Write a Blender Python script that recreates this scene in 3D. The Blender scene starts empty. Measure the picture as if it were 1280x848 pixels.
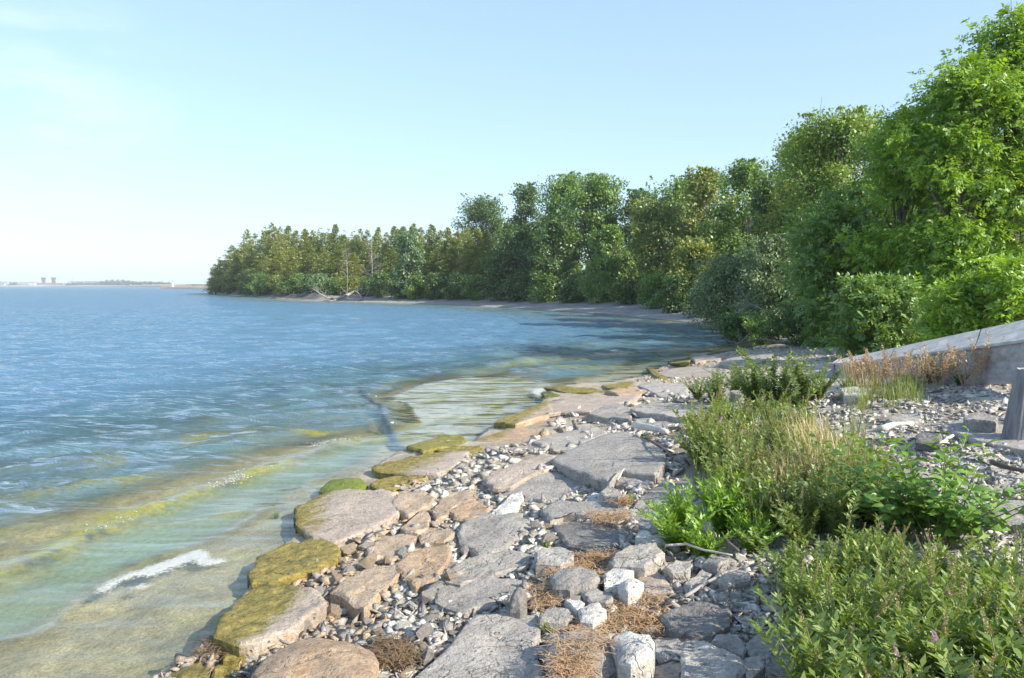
import bpy, bmesh, math, random
import numpy as np
from mathutils import Vector, noise

S = bpy.context.scene
COL = S.collection
RNG = np.random.default_rng(7)
random.seed(7)

# ------------------------------------------------------------------ camera
H_CAM, FPX, CX, CY, HOR = 2.1, 980.0, 640.0, 424.0, 357.0
PITCH = math.atan((CY - HOR) / FPX)
cam = bpy.data.cameras.new('camera')
cam.sensor_width = 36.0
cam.lens = 36.0 * FPX / 1280.0
cam.clip_start, cam.clip_end = 0.1, 12000.0
cam_o = bpy.data.objects.new('camera', cam)
cam_o.location = (0, 0, H_CAM)
cam_o.rotation_euler = (math.pi / 2 - PITCH, 0, 0)
COL.objects.link(cam_o)
S.camera = cam_o

# ------------------------------------------------------------------ sky, sun, exposure
SUN_AZ, SUN_EL = math.radians(123.0), math.radians(33.0)   # azimuth clockwise from the view direction
W = bpy.data.worlds.new('World')
S.world = W
W.use_nodes = True
nt = W.node_tree
bg = nt.nodes['Background']
sky = nt.nodes.new('ShaderNodeTexSky')
sky.sky_type = 'NISHITA'
sky.sun_disc = False
sky.sun_elevation = SUN_EL
sky.sun_rotation = SUN_AZ
sky.altitude = 50.0
sky.air_density = 1.0
sky.dust_density = 0.6
sky.ozone_density = 2.5
bg.inputs['Strength'].default_value = 0.15
# hazy summer air: the clear-sky gradient is flattened evenly over the whole dome
gmn = nt.nodes.new('ShaderNodeGamma')
gmn.inputs['Gamma'].default_value = 0.5
tint = nt.nodes.new('ShaderNodeMix')
tint.data_type, tint.blend_type = 'RGBA', 'MULTIPLY'
tint.inputs[0].default_value = 1.0
tint.inputs[7].default_value = (1.27, 1.49, 1.74, 1)
nt.links.new(sky.outputs['Color'], gmn.inputs['Color'])
nt.links.new(gmn.outputs['Color'], tint.inputs[6])
# thin cirrus wisp: a faint cloud in the sky itself, by view direction
tc = nt.nodes.new('ShaderNodeTexCoord')
mp = nt.nodes.new('ShaderNodeMapping')
mp.inputs['Rotation'].default_value = (0, math.radians(22), 0)
mp.inputs['Scale'].default_value = (4.0, 4.0, 16.0)
cn = nt.nodes.new('ShaderNodeTexNoise')
cn.inputs['Scale'].default_value = 1.6
cn.inputs['Detail'].default_value = 7.0
cn.inputs['Roughness'].default_value = 0.6
cr = nt.nodes.new('ShaderNodeMapRange')
cr.inputs[1].default_value, cr.inputs[2].default_value = 0.42, 0.75
cr.inputs[3].default_value, cr.inputs[4].default_value = 0.0, 0.42
dt = nt.nodes.new('ShaderNodeVectorMath')
dt.operation = 'DOT_PRODUCT'
dt.inputs[1].default_value = Vector((-0.60, 1.0, 0.225)).normalized()
dr = nt.nodes.new('ShaderNodeMapRange')
dr.inputs[1].default_value, dr.inputs[2].default_value = 0.988, 0.9988
ml = nt.nodes.new('ShaderNodeMath')
ml.operation = 'MULTIPLY'
mx = nt.nodes.new('ShaderNodeMix')
mx.data_type = 'RGBA'
mx.inputs[7].default_value = (3.6, 4.0, 4.3, 1)
nt.links.new(tc.outputs['Generated'], mp.inputs['Vector'])
nt.links.new(tc.outputs['Generated'], dt.inputs[0])
nt.links.new(dt.outputs['Value'], dr.inputs[0])
nt.links.new(mp.outputs['Vector'], cn.inputs['Vector'])
nt.links.new(cn.outputs['Fac'], cr.inputs[0])
nt.links.new(cr.outputs[0], ml.inputs[0])
nt.links.new(dr.outputs[0], ml.inputs[1])
nt.links.new(ml.outputs[0], mx.inputs[0])
nt.links.new(tint.outputs[2], mx.inputs[6])
nt.links.new(mx.outputs[2], bg.inputs['Color'])

sl = bpy.data.lights.new('sun', 'SUN')
sl.energy = 4.0
sl.angle = math.radians(0.5)
sl.color = (1.0, 0.93, 0.80)
so = bpy.data.objects.new('sun', sl)
to_sun = Vector((math.sin(SUN_AZ) * math.cos(SUN_EL), math.cos(SUN_AZ) * math.cos(SUN_EL), math.sin(SUN_EL)))
so.rotation_euler = to_sun.to_track_quat('Z', 'Y').to_euler()
so.location = (30, -10, 40)
COL.objects.link(so)

S.view_settings.view_transform = 'Standard'
S.view_settings.look = 'None'
S.view_settings.exposure = 1.12
S.view_settings.gamma = 1.0
S.cycles.max_bounces = 8
S.cycles.transparent_max_bounces = 12
S.cycles.sample_clamp_indirect = 4.0

# ------------------------------------------------------------------ helpers
def link(o, parent=None):
    COL.objects.link(o)
    if parent is not None:
        o.parent = parent
    return o

def tag(o, label=None, cat=None, group=None, kind=None):
    if label: o['label'] = label
    if cat: o['category'] = cat
    if group: o['group'] = group
    if kind: o['kind'] = kind
    return o

def thing(name, label, cat, loc=(0, 0, 0), rz=0.0, group=None):
    o = bpy.data.objects.new(name, None)
    o.empty_display_size = 0.1
    o.location = loc
    o.rotation_euler = (0, 0, rz)
    link(o)
    return tag(o, label, cat, group)

def copy_tree(o, parent=None):
    c = o.copy()
    COL.objects.link(c)
    if parent is not None:
        c.parent = parent
    for ch in list(o.children):
        copy_tree(ch, c)
    return c

def obj(name, me, parent=None, loc=None):
    o = bpy.data.objects.new(name, me)
    if loc is not None:
        o.location = loc
    return link(o, parent)

def mesh(name, V, F, mat=None, smooth=False):
    me = bpy.data.meshes.new(name)
    me.from_pydata([tuple(v) for v in V], [], [tuple(f) for f in F])
    if smooth:
        me.polygons.foreach_set('use_smooth', np.ones(len(me.polygons), dtype=bool))
    if mat: me.materials.append(mat)
    me.update()
    return me

def mesh_np(name, V, F, mat=None, smooth=False):
    """V (n,3), F (m,k) arrays with k corners each: the fast way."""
    V = np.asarray(V, dtype=np.float32); F = np.asarray(F, dtype=np.int32)
    me = bpy.data.meshes.new(name)
    m, k = F.shape
    me.vertices.add(len(V)); me.vertices.foreach_set('co', V.ravel())
    me.loops.add(m * k); me.loops.foreach_set('vertex_index', F.ravel())
    me.polygons.add(m)
    me.polygons.foreach_set('loop_start', np.arange(0, m * k, k, dtype=np.int32))
    me.polygons.foreach_set('loop_total', np.full(m, k, dtype=np.int32))
    if smooth:
        me.polygons.foreach_set('use_smooth', np.ones(m, dtype=bool))
    if mat: me.materials.append(mat)
    me.update(calc_edges=True)
    return me

def fattr(me, name, vals):
    a = me.attributes.new(name, 'FLOAT', 'POINT')
    a.data.foreach_set('value', np.asarray(vals, dtype=np.float32).ravel())

def cattr(me, name, rgb):
    a = me.attributes.new(name, 'FLOAT_COLOR', 'POINT')
    rgb = np.asarray(rgb, dtype=np.float32)
    c = np.ones((len(rgb), 4), dtype=np.float32); c[:, :3] = rgb
    a.data.foreach_set('color', c.ravel())

def unit(v):
    return v / np.maximum(np.linalg.norm(v, axis=-1, keepdims=True), 1e-9)

class MB:
    """collects tubes and boxes into one mesh"""
    def __init__(s): s.V, s.F, s.n = [], [], 0
    def add(s, V, F):
        s.V.extend([tuple(v) for v in V]); s.F.extend([tuple(i + s.n for i in f) for f in F]); s.n += len(V)
    def tube(s, P, R, k=5, cap=True):
        P = [Vector(p) for p in P]; V, F = [], []
        ref = Vector((0.31, 0.17, 0.93))
        for i, p in enumerate(P):
            d = (P[min(i + 1, len(P) - 1)] - P[max(i - 1, 0)])
            d = d.normalized() if d.length > 1e-9 else Vector((0, 0, 1))
            a = d.cross(ref)
            if a.length < 0.05: a = d.cross(Vector((1, 0, 0)))
            a.normalize(); b = d.cross(a)
            for j in range(k):
                t = 2 * math.pi * j / k
                V.append(p + (a * math.cos(t) + b * math.sin(t)) * R[i])
        for i in range(len(P) - 1):
            for j in range(k):
                F.append((i * k + j, i * k + (j + 1) % k, (i + 1) * k + (j + 1) % k, (i + 1) * k + j))
        if cap:
            F.append(tuple(range(k - 1, -1, -1))); F.append(tuple((len(P) - 1) * k + j for j in range(k)))
        s.add(V, F)
    def box(s, c, h, rz=0.0):
        co, si = math.cos(rz), math.sin(rz)
        V = [(c[0] + x * h[0] * co - y * h[1] * si, c[1] + x * h[0] * si + y * h[1] * co, c[2] + z * h[2])
             for x in (-1, 1) for y in (-1, 1) for z in (-1, 1)]
        s.add(V, [(0, 1, 3, 2), (4, 6, 7, 5), (0, 4, 5, 1), (2, 3, 7, 6), (0, 2, 6, 4), (1, 5, 7, 3)])
    def mesh(s, name, mat, smooth=False): return mesh(name, s.V, s.F, mat, smooth)

# pixel of the photograph (1280 x 848) -> ray, so that measured outlines land on the real ground
SP, CP = math.sin(PITCH), math.cos(PITCH)
def ray(u, v):
    a, b = (u - CX) / FPX, (CY - v) / FPX
    return np.array([a, CP + b * SP, -SP + b * CP])
def on_plane(u, v, z=0.0):
    d = ray(u, v); t = (z - H_CAM) / d[2]
    return np.array([d[0] * t, d[1] * t, z])
def at_depth(u, v, Y):
    d = ray(u, v); t = Y / d[1]
    return np.array([d[0] * t, Y, H_CAM + d[2] * t])
def project(P):
    P = np.asarray(P, dtype=float); x, y, z = P[..., 0], P[..., 1], P[..., 2] - H_CAM
    f = y * CP - z * SP; up = y * SP + z * CP
    f = np.where(np.abs(f) < 1e-6, 1e-6, f)
    return CX + FPX * x / f, CY - FPX * up / f, f

def sstep(a, b, x):
    t = np.clip((np.asarray(x, dtype=float) - a) / (b - a), 0, 1)
    return t * t * (3 - 2 * t)

_ph = RNG.uniform(0, 6.28, (4, 24)); _an = RNG.uniform(0, 6.28, (4, 24))
def fnoise(x, y, lam, seed=0):
    """cheap smooth noise: sum of sines of random direction, about -1..1"""
    x = np.asarray(x, dtype=float); y = np.asarray(y, dtype=float); r = np.zeros_like(x)
    for i in range(10):
        k = 2 * math.pi / (lam * (0.6 + 0.12 * i)); a = _an[seed, i]
        r += np.sin(k * (x * math.cos(a) + y * math.sin(a)) + _ph[seed, i] + 1.7 * np.sin(0.37 * k * (x * math.sin(a + 1) - y * math.cos(a + 1)) + _ph[seed, i + 10]))
    return r / 3.6

# ------------------------------------------------------------------ node helpers
def newmat(name):
    m = bpy.data.materials.new(name); m.use_nodes = True
    nt = m.node_tree; nt.nodes.clear()
    out = nt.nodes.new('ShaderNodeOutputMaterial')
    return m, nt, out
class N:
    def __init__(s, nt): s.nt = nt
    def __call__(s, typ, **kw):
        n = s.nt.nodes.new('ShaderNode' + typ)
        for k, v in kw.items(): setattr(n, k, v)
        return n
    def l(s, a, b): s.nt.links.new(a, b)
    def noise(s, vec, scale, detail=4, rough=0.55, dist=0.0):
        n = s('TexNoise'); n.inputs['Scale'].default_value = scale; n.inputs['Detail'].default_value = detail
        n.inputs['Roughness'].default_value = rough; n.inputs['Distortion'].default_value = dist
        if vec is not None: s.l(vec, n.inputs['Vector'])
        return n.outputs['Fac']
    def rng(s, v, a, b, c=0.0, d=1.0):
        n = s('MapRange'); s.l(v, n.inputs[0])
        for i, q in enumerate((a, b, c, d)): n.inputs[i + 1].default_value = q
        return n.outputs[0]
    def math(s, op, a, b=None):
        n = s('Math', operation=op)
        for i, q in enumerate((a, b)):
            if q is None: continue
            if isinstance(q, (int, float)): n.inputs[i].default_value = q
            else: s.l(q, n.inputs[i])
        return n.outputs[0]
    def mix(s, f, a, b, mode='MIX'):
        n = s('Mix', data_type='RGBA', blend_type=mode)
        for i, q in ((0, f), (6, a), (7, b)):
            if isinstance(q, (int, float)): n.inputs[i].default_value = q
            elif isinstance(q, tuple): n.inputs[i].default_value = (*q, 1)
            else: s.l(q, n.inputs[i])
        return n.outputs[2]
    def attr(s, name): return s('Attribute', attribute_name=name)

def foliage_mat(name, c1, c2, trans=0.35, objvar=0.35, rough=0.5):
    m, nt, out = newmat(name); n = N(nt)
    r = n.attr('rnd').outputs['Fac']; oi = n('ObjectInfo').outputs['Random']
    f = n.math('ADD', n.math('MULTIPLY', r, 1 - objvar), n.math('MULTIPLY', oi, objvar))
    c = n.mix(f, c1, c2)
    d = n('BsdfDiffuse'); t = n('BsdfTranslucent'); g = n('BsdfGlossy')
    n.l(c, d.inputs['Color'])
    tc = n.mix(1.0, c, (1.25, 1.15, 0.45), 'MULTIPLY'); n.l(tc, t.inputs['Color'])
    g.inputs['Roughness'].default_value = rough; g.inputs['Color'].default_value = (0.9, 0.95, 0.9, 1)
    a = n('MixShader'); a.inputs[0].default_value = trans; n.l(d.outputs[0], a.inputs[1]); n.l(t.outputs[0], a.inputs[2])
    b = n('MixShader'); b.inputs[0].default_value = 0.06; n.l(a.outputs[0], b.inputs[1]); n.l(g.outputs[0], b.inputs[2])
    n.l(b.outputs[0], out.inputs[0])
    return m

def plain_mat(name, c, c2=None, scale=8.0, rough=0.8, bump=0.0, stretch=(1, 1, 1), metallic=0.0):
    m, nt, out = newmat(name); n = N(nt)
    p = n('BsdfPrincipled'); p.inputs['Roughness'].default_value = rough; p.inputs['Metallic'].default_value = metallic
    co = n('TexCoord').outputs['Object']; mpn = n('Mapping'); mpn.inputs['Scale'].default_value = stretch
    n.l(co, mpn.inputs['Vector'])
    f = n.noise(mpn.outputs[0], scale, 6, 0.65)
    n.l(n.mix(n.rng(f, 0.3, 0.7), c, c2 or tuple(x * 0.65 for x in c)), p.inputs['Base Color'])
    if bump:
        b = n('Bump'); b.inputs['Strength'].default_value = 0.8; b.inputs['Distance'].default_value = bump
        n.l(f, b.inputs['Height']); n.l(b.outputs[0], p.inputs['Normal'])
    n.l(p.outputs[0], out.inputs[0])
    return m

# ------------------------------------------------------------------ shoreline and terrain
SHORE_PX = [(190, 848), (268, 795), (312, 735), (318, 712), (372, 668), (372, 645), (402, 612), (468, 583), (508, 560),
            (548, 548), (590, 553), (620, 528), (673, 508), (684, 490), (706, 482), (760, 479), (806, 470), (822, 461),
            (845, 453), (875, 447), (905, 441), (938, 436), (955, 427), (945, 417), (915, 409), (850, 402), (760, 393),
            (640, 385), (560, 381), (470, 378), (382, 376), (330, 372.3), (290, 369.7), (269, 367.5)]
SH = [on_plane(u, v)[:2] for u, v in SHORE_PX]
SHORE = np.array([(-9, -3000), (-9, -12), (-4.5, -2), (-2.7, 2.4)] + [tuple(p) for p in SH] +
                 [(-72, 235), (-40, 330), (60, 520), (300, 900), (3500, 2500)])
LAND = np.vstack([SHORE, [(3500, -3000)]])

def seg_dist(x, y, P):
    d = np.full(x.shape, 1e9)
    for (ax, ay), (bx, by) in zip(P[:-1], P[1:]):
        vx, vy = bx - ax, by - ay; L = vx * vx + vy * vy
        t = np.clip(((x - ax) * vx + (y - ay) * vy) / max(L, 1e-9), 0, 1)
        d = np.minimum(d, np.hypot(x - ax - t * vx, y - ay - t * vy))
    return d
def inside(x, y, P):
    c = np.zeros(x.shape, dtype=bool); n = len(P)
    for i in range(n):
        ax, ay = P[i]; bx, by = P[(i + 1) % n]
        if ay == by: continue
        m = ((ay > y) != (by > y)) & (x < (bx - ax) * (y - ay) / (by - ay) + ax)
        c ^= m
    return c
def shore_s(x, y):
    x = np.asarray(x, dtype=float); y = np.asarray(y, dtype=float)
    d = seg_dist(x, y, SHORE)
    return np.where(inside(x, y, LAND), d, -d)

def px_line(L): return np.array([on_plane(u, v)[:2] for u, v in L])
SHELF = px_line([(350, 542), (400, 528), (452, 516), (456, 494), (500, 478), (560, 468), (640, 466), (700, 474), (690, 486), (672, 505), (620, 528), (585, 552), (545, 550),
                 (520, 560), (470, 572), (440, 560), (430, 548), (480, 530), (470, 508)])
CRACK = px_line([(450, 488), (470, 510), (485, 535), (492, 556), (506, 562), (530, 566)])
DEEPCH = px_line([(600, 545), (622, 520), (655, 500), (676, 494)])

def height(x, y, s=None):
    x = np.asarray(x, dtype=float); y = np.asarray(y, dtype=float)
    if s is None: s = shore_s(x, y)
    sp = np.maximum(s, 0)
    near = (0.02 + 0.15 * np.minimum(sp, 6) + 0.07 * np.clip(sp - 6, 0, 12)) * (1 - 0.22 * sstep(10, 14, y))
    cove = 0.11 * np.minimum(sp, 7) + 1.1 * sstep(7, 14, sp) + 0.05 * np.clip(sp - 12, 0, 60)
    bluff = 0.25 * sstep(0, .6, sp) + 0.75 * sstep(1.0, 3.5, sp) + 0.05 * np.clip(sp - 4, 0, 60) + 0.25 * fnoise(x, y, 3.0, 2) * sstep(.5, 2, sp)
    wb = sstep(-22, -30, x) * sstep(95, 104, y)
    far = cove * (1 - wb) + bluff * wb
    wf = sstep(25, 38, y)
    land = near * (1 - wf) + far * wf + np.where(sp > 0.3, 0.02 * fnoise(x, y, 0.9, 1), 0) + 0.25 * sstep(6, 14, sp) * fnoise(x, y, 7, 2)
    sn = np.minimum(s, 0)
    bed = -0.05 + 0.055 * np.maximum(sn, -4) + 0.13 * np.clip(sn + 4, -25, 0) + 0.025 * fnoise(x, y, 1.1, 0)
    bed = np.maximum(bed, -3.4)
    return np.where(s > 0, land, np.minimum(bed, -0.02))

_LX, _LY, _LS = -9.0, 1.0, 0.08
_lx, _ly = np.meshgrid(_LX + _LS * np.arange(300), _LY + _LS * np.arange(420), indexing='ij')
_ls = shore_s(_lx.ravel(), _ly.ravel()).reshape(_lx.shape)
_lh = height(_lx.ravel(), _ly.ravel(), _ls.ravel()).reshape(_lx.shape)
def _look(A, x, y):
    i, j = (x - _LX) / _LS, (y - _LY) / _LS; a, b = int(i), int(j); i -= a; j -= b
    return float((A[a, b] * (1 - i) + A[a + 1, b] * i) * (1 - j) + (A[a, b + 1] * (1 - i) + A[a + 1, b + 1] * i) * j)
def _local(x, y): return _LX < x < _LX + _LS * 298 and _LY < y < _LY + _LS * 418
def h1(x, y): return _look(_lh, x, y) if _local(x, y) else float(height(np.array([x]), np.array([y]))[0])
def s1(x, y): return _look(_ls, x, y) if _local(x, y) else float(shore_s(x, y))
def on_ground(u, v, up=0.0):
    """where the pixel's ray meets the ground (raised by up)"""
    d = ray(u, v); lo, t = 1.0, 1.6
    for i in range(2000):
        if H_CAM + d[2] * t < max(h1(d[0] * t, d[1] * t), 0.0) + up or t > 900: break
        lo = t; t *= 1.03
    hi = t
    for i in range(22):
        m = (lo + hi) / 2
        if H_CAM + d[2] * m < max(h1(d[0] * m, d[1] * m), 0.0) + up: hi = m
        else: lo = m
    return np.array([d[0] * hi, d[1] * hi, H_CAM + d[2] * hi])

def polar_grid(r0, far_r):
    th = np.concatenate([np.arange(-180, -46, 4.0), np.arange(-46, 46, 0.21), np.arange(46, 180.1, 4.0)]) * math.pi / 180
    r = [r0]
    while r[-1] < far_r: r.append(r[-1] * (1.04 if r[-1] < 2.2 else 1.0125 if r[-1] < 210 else 1.05))
    r = np.array(r); R, T = np.meshgrid(r, th, indexing='ij')
    nr, nt_ = R.shape
    i, j = np.meshgrid(np.arange(nr - 1), np.arange(nt_ - 1), indexing='ij')
    a = (i * nt_ + j).ravel()
    F = np.stack([a, a + nt_, a + nt_ + 1, a + 1], axis=1)[:, ::-1]
    return (R * np.sin(T)).ravel(), (R * np.cos(T)).ravel(), F

gx, gy, GF = polar_grid(0.7, 3200)
gs = shore_s(gx, gy)
gz = height(gx, gy, gs)
shelf_in = inside(gx, gy, SHELF)
shelf_d = seg_dist(gx, gy, np.vstack([SHELF, SHELF[:1]]))
shelf = np.where(shelf_in, sstep(0, 0.6, shelf_d), 0)
crack = np.exp(-(seg_dist(gx, gy, CRACK) / 0.075) ** 2)
chan = np.exp(-(seg_dist(gx, gy, DEEPCH) / 0.4) ** 2)
band = 0.5 + 0.5 * np.sin(6.28 * (gx * 0.75 - gy * 0.42 + 0.35 * fnoise(gx, gy, 2.6, 3)) / 1.25)   # ledges of the flat rock
gz = np.where(gs < 0, np.where(shelf > 0, gz * (1 - shelf) + shelf * (-0.02 - 0.015 * band), gz) - 0.05 * crack * (gs < -0.2) * (gy > 8) - 0.05 * chan, gz)

def lerp3(a, b, t): return a * (1 - t)[:, None] + np.asarray(b)[None, :] * t[:, None]
nlo = fnoise(gx, gy, 3.0, 0); nhi = fnoise(gx, gy, 0.7, 1)
gc = np.tile(np.array([0.40, 0.34, 0.26]), (len(gx), 1))                       # sandy rubble by the water
gc = lerp3(gc, (0.46, 0.43, 0.39), sstep(2.0, 4.5, gs + 0.5 * nlo))             # pale shingle of the bank
gc = lerp3(gc, (0.20, 0.16, 0.10), sstep(0.1, 0.8, nlo) * sstep(2.4, 3.6, gs) * 0.6)
gc = lerp3(gc, (0.30, 0.29, 0.285), sstep(24, 32, gy) * (1 - sstep(5, 8, gs)))
wbl = sstep(-22, -30, gx) * sstep(95, 104, gy)
gc = lerp3(gc, (0.045, 0.036, 0.030), wbl * sstep(0.0, .5, gs) * (0.7 + 0.3 * nlo))
gc = lerp3(gc, (0.06, 0.065, 0.03), sstep(24, 32, gy) * sstep(6, 9, gs + nlo))
gc = lerp3(gc, (0.07, 0.075, 0.03), sstep(9, 12, gs))
wetb = sstep(0.15, -0.1, gs)
bedc = np.tile(np.array([0.375, 0.32, 0.215]), (len(gx), 1))
bedc = lerp3(bedc, (0.33, 0.295, 0.15), sstep(0.1, 0.9, nlo * 0.7 + nhi * 0.5) * 0.7)
bedc = lerp3(bedc, (0.52, 0.47, 0.37), shelf)
bedc = lerp3(bedc, (0.38, 0.33, 0.06), shelf * sstep(0.72, 0.95, band + 0.12 * nhi))
bedc = lerp3(bedc, (0.07, 0.09, 0.11), np.clip(crack * (gy > 8) + 0.4 * chan, 0, 1))
bedc = lerp3(bedc, (0.22, 0.23, 0.11), sstep(-5, -10, gs) * (1 - shelf))
gc = gc * (1 - wetb)[:, None] + bedc * wetb[:, None]
gc = np.clip(gc * (1 + 0.14 * nhi[:, None]), 0.005, 1)

def ground_mat():
    m, nt, out = newmat('ground_soil'); n = N(nt)
    p = n('BsdfPrincipled'); p.inputs['Roughness'].default_value = 0.9
    pos = n('NewGeometry').outputs['Position']
    a = n.noise(pos, 9, 6, 0.7); b = n.noise(pos, 55, 4, 0.6)
    c = n.mix(1.0, n.attr('col').outputs['Color'], n.mix(n.rng(a, 0.3, 0.72), (0.62, 0.62, 0.62), (1.28, 1.25, 1.2)), 'MULTIPLY')
    c = n.mix(1.0, c, n.mix(n.rng(b, 0.32, 0.66), (0.7, 0.7, 0.7), (1.2, 1.2, 1.2)), 'MULTIPLY')
    n.l(c, p.inputs['Base Color'])
    bp = n('Bump'); bp.inputs['Distance'].default_value = 0.03; bp.inputs['Strength'].default_value = 0.7
    n.l(n.math('ADD', a, n.math('MULTIPLY', b, 0.5)), bp.inputs['Height']); n.l(bp.outputs[0], p.inputs['Normal'])
    n.l(p.outputs[0], out.inputs[0]); return m
gm = mesh_np('ground', np.stack([gx, gy, gz], 1), GF, ground_mat(), True)
cattr(gm, 'col', gc)
tag(obj('ground', gm), 'sloping lake shore of rubble and soil running down under the water', 'ground', kind='structure')

# ------------------------------------------------------------------ lake
CREST1 = px_line([(-160, 790), (-60, 752), (0, 722), (70, 690), (130, 660), (215, 628), (300, 600), (370, 574), (430, 556), (500, 548)])
CREST2 = px_line([(-120, 835), (0, 806), (60, 792), (118, 742), (175, 708), (240, 686), (290, 668), (345, 634), (385, 606), (440, 588)])
CREST3 = px_line([(-60, 628), (0, 640), (40, 626), (110, 608), (190, 600)])
CREST4 = px_line([(0, 672), (90, 652), (180, 640)])
CREST5 = px_line([(150, 662), (225, 655), (300, 643), (345, 632)])
CREST6 = px_line([(250, 548), (310, 540), (352, 538), (400, 545)])
LICK = px_line([(-50, 812), (40, 805), (90, 785), (130, 760), (165, 735)])
INNER = np.vstack([CREST1, np.array(SH[:9])[::-1], [(-2.7, 2.4), (-9, -1)]])
TEALP = np.vstack([CREST1, CREST2[::-1]])
BANDS = [(px_line(p), sg, a) for p, sg, a in (
    ([(478, 508), (505, 500), (540, 494), (590, 486), (640, 479)], .10, .85), ([(505, 540), (560, 523), (598, 513), (612, 507)], .08, .85),
    ([(461, 494), (474, 487), (500, 479), (560, 472)], .10, .6), ([(440, 552), (480, 549), (520, 545), (545, 546)], .10, .8), ([(570, 512), (600, 502), (640, 494)], .09, .7), ([(400, 546), (450, 536), (490, 527)], .10, .6),
    ([(600, 464), (660, 456), (700, 452), (770, 449)], .7, .55), ([(660, 446), (760, 440), (830, 441)], .8, .35), ([(700, 462), (780, 458), (830, 455)], .4, .6))]
wk = (gs < 0.55)
fk = wk[GF].all(axis=1) & (gs[GF].min(axis=1) < 0.45)
used = np.unique(GF[fk]); remap = np.full(len(gx), -1); remap[used] = np.arange(len(used))
WF = remap[GF[fk]]; wx, wy, ws, wz0 = gx[used], gy[used], gs[used], gz[used]
dist = np.hypot(wx, wy)
rs = np.random.default_rng(3)
wz = np.zeros(len(wx))
for i in range(23):                                    # real ripples, dying out where the mesh gets too coarse to carry them
    lam = 0.35 * (1.11 ** i)
    ang = math.radians(-62) + rs.normal(0, 0.5)        # travel direction, towards the shore
    k = 2 * math.pi / lam
    amp = 0.0085 * lam ** 0.75
    cell = np.maximum(dist * 0.0125, dist * 0.0037)
    fade = sstep(2.0, 3.8, lam / np.maximum(cell, 1e-4))
    w = np.sin(k * (wx * math.cos(ang) + wy * math.sin(ang)) + rs.uniform(0, 6.28) + 0.7 * fnoise(wx, wy, lam * 3.1, i % 4))
    wz += amp * fade * (w + 0.35 * w * w)
dc1 = seg_dist(wx, wy, CREST1); inner = inside(wx, wy, INNER)
calm = np.where(inner, 0.03, 0.03 + 0.97 * sstep(0.0, 1.5, np.minimum(dc1, np.maximum(-ws - 0.2, 0)))) * (1 - 0.97 * shelf[used]); wz *= 0.07 + 0.93 * calm
def crest(P, sig, hgt, seed):
    d = seg_dist(wx, wy, P)
    return hgt * np.exp(-(d / sig) ** 2) * (0.75 + 0.35 * fnoise(wx, wy, 0.8, seed)), d
c1, d1 = crest(CREST1, 0.20, 0.060, 0); c2, d2 = crest(CREST2, 0.06, 0.026, 1); c3, d3 = crest(CREST3, 0.22, 0.05, 2)
c4, d4 = crest(CREST4, 0.2, 0.03, 3); c5, d5 = crest(CREST5, 0.1, 0.015, 1); c6, d6 = crest(CREST6, 0.3, 0.04, 2)
wz += c1 + c2 + c3 + c4 + c5 + c6
wz += crest(LICK, 0.05, 0.012, 0)[0]
FOAML = px_line([(118, 738), (182, 718), (240, 700), (284, 702)]); wz *= 1 - 0.85 * np.exp(-(seg_dist(wx, wy, FOAML) / .22) ** 4)
depth = np.maximum(-wz0, 0)
wn = fnoise(wx, wy, 1.6, 2); wn2 = fnoise(wx, wy, 0.45, 0); wn3 = fnoise(wx, wy, 0.17, 3)
turb = 1 - np.exp(-np.maximum(depth - 0.14, 0) / 0.36)
turb = np.maximum(turb, 0.08)
shw = shelf[used]
body = np.tile(np.array([0.100, 0.200, 0.290]), (len(wx), 1))
body = lerp3(body, (0.16, 0.22, 0.15), sstep(-6.5, -2.2, ws + 0.8 * wn))
# milky green strip between the algae wave and the edge
left_of2 = np.clip(1 - d1 / 1.5, 0, 1)
side = sstep(0.0, -0.9, ws + 1.0)
dte = seg_dist(wx, wy, np.vstack([TEALP, TEALP[:1]])) * np.where(inside(wx, wy, TEALP), 1, -1)
teal = sstep(-0.06, 0.22, dte + .04 * wn2) * (0.85 + 0.15 * wn)
outer = np.where(inner, 0, sstep(0.1, 1.3, dc1)) * sstep(-0.5, -1.4, ws) * (1 - shw)
turb = np.maximum(turb, 0.68 * outer * (0.85 + 0.3 * wn)); body = lerp3(body, (0.10, 0.20, 0.25), 0.9 * outer * sstep(-9, -4, ws))
body = lerp3(body, (0.20, 0.285, 0.165), np.clip(teal, 0, 1))
turb = np.maximum(turb, 0.62 * teal)
# suspended algae carried by the breaking ripples
def algae(d, sig, a, seed): return a * np.exp(-((d + .05 * wn2 + .04 * wn3) / sig) ** 2) * np.clip(0.72 + 0.35 * wn + 0.4 * wn2 + 0.45 * wn3, 0, 1.2)
alg = algae(d1, 0.22, 1.3, 0) + algae(d3, 0.13, 0.7, 1) + algae(d4, 0.10, 0.65, 2) + algae(d5, 0.06, 0.8, 0) + algae(d2, 0.06, 0.6, 0) + algae(d6, 0.2, 0.7, 1)
streak = sstep(0.45, 0.95, fnoise(wx * 1.3 - wy * 0.5, wy * 1.0 + wx * 0.5, 1.3, 3)) * sstep(-8, -3.0, ws) * sstep(-1.6, -2.4, ws) * sstep(15, 8, wy) * 0.25
for bp_, sg_, a_ in BANDS: alg = alg + algae(seg_dist(wx, wy, bp_), sg_, a_, 0)
alg = np.clip(alg + streak, 0, 0.95)
body = lerp3(body, (0.27, 0.255, 0.05), np.clip(alg * 1.2, 0, 1))
turb = np.maximum(turb, alg * 0.9)
ckw = np.exp(-(seg_dist(wx, wy, CRACK) / 0.075) ** 2); turb = np.maximum(turb, 0.85 * ckw); body = lerp3(body, (0.030, 0.060, 0.095), ckw)   # deep water standing in the joint

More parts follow.
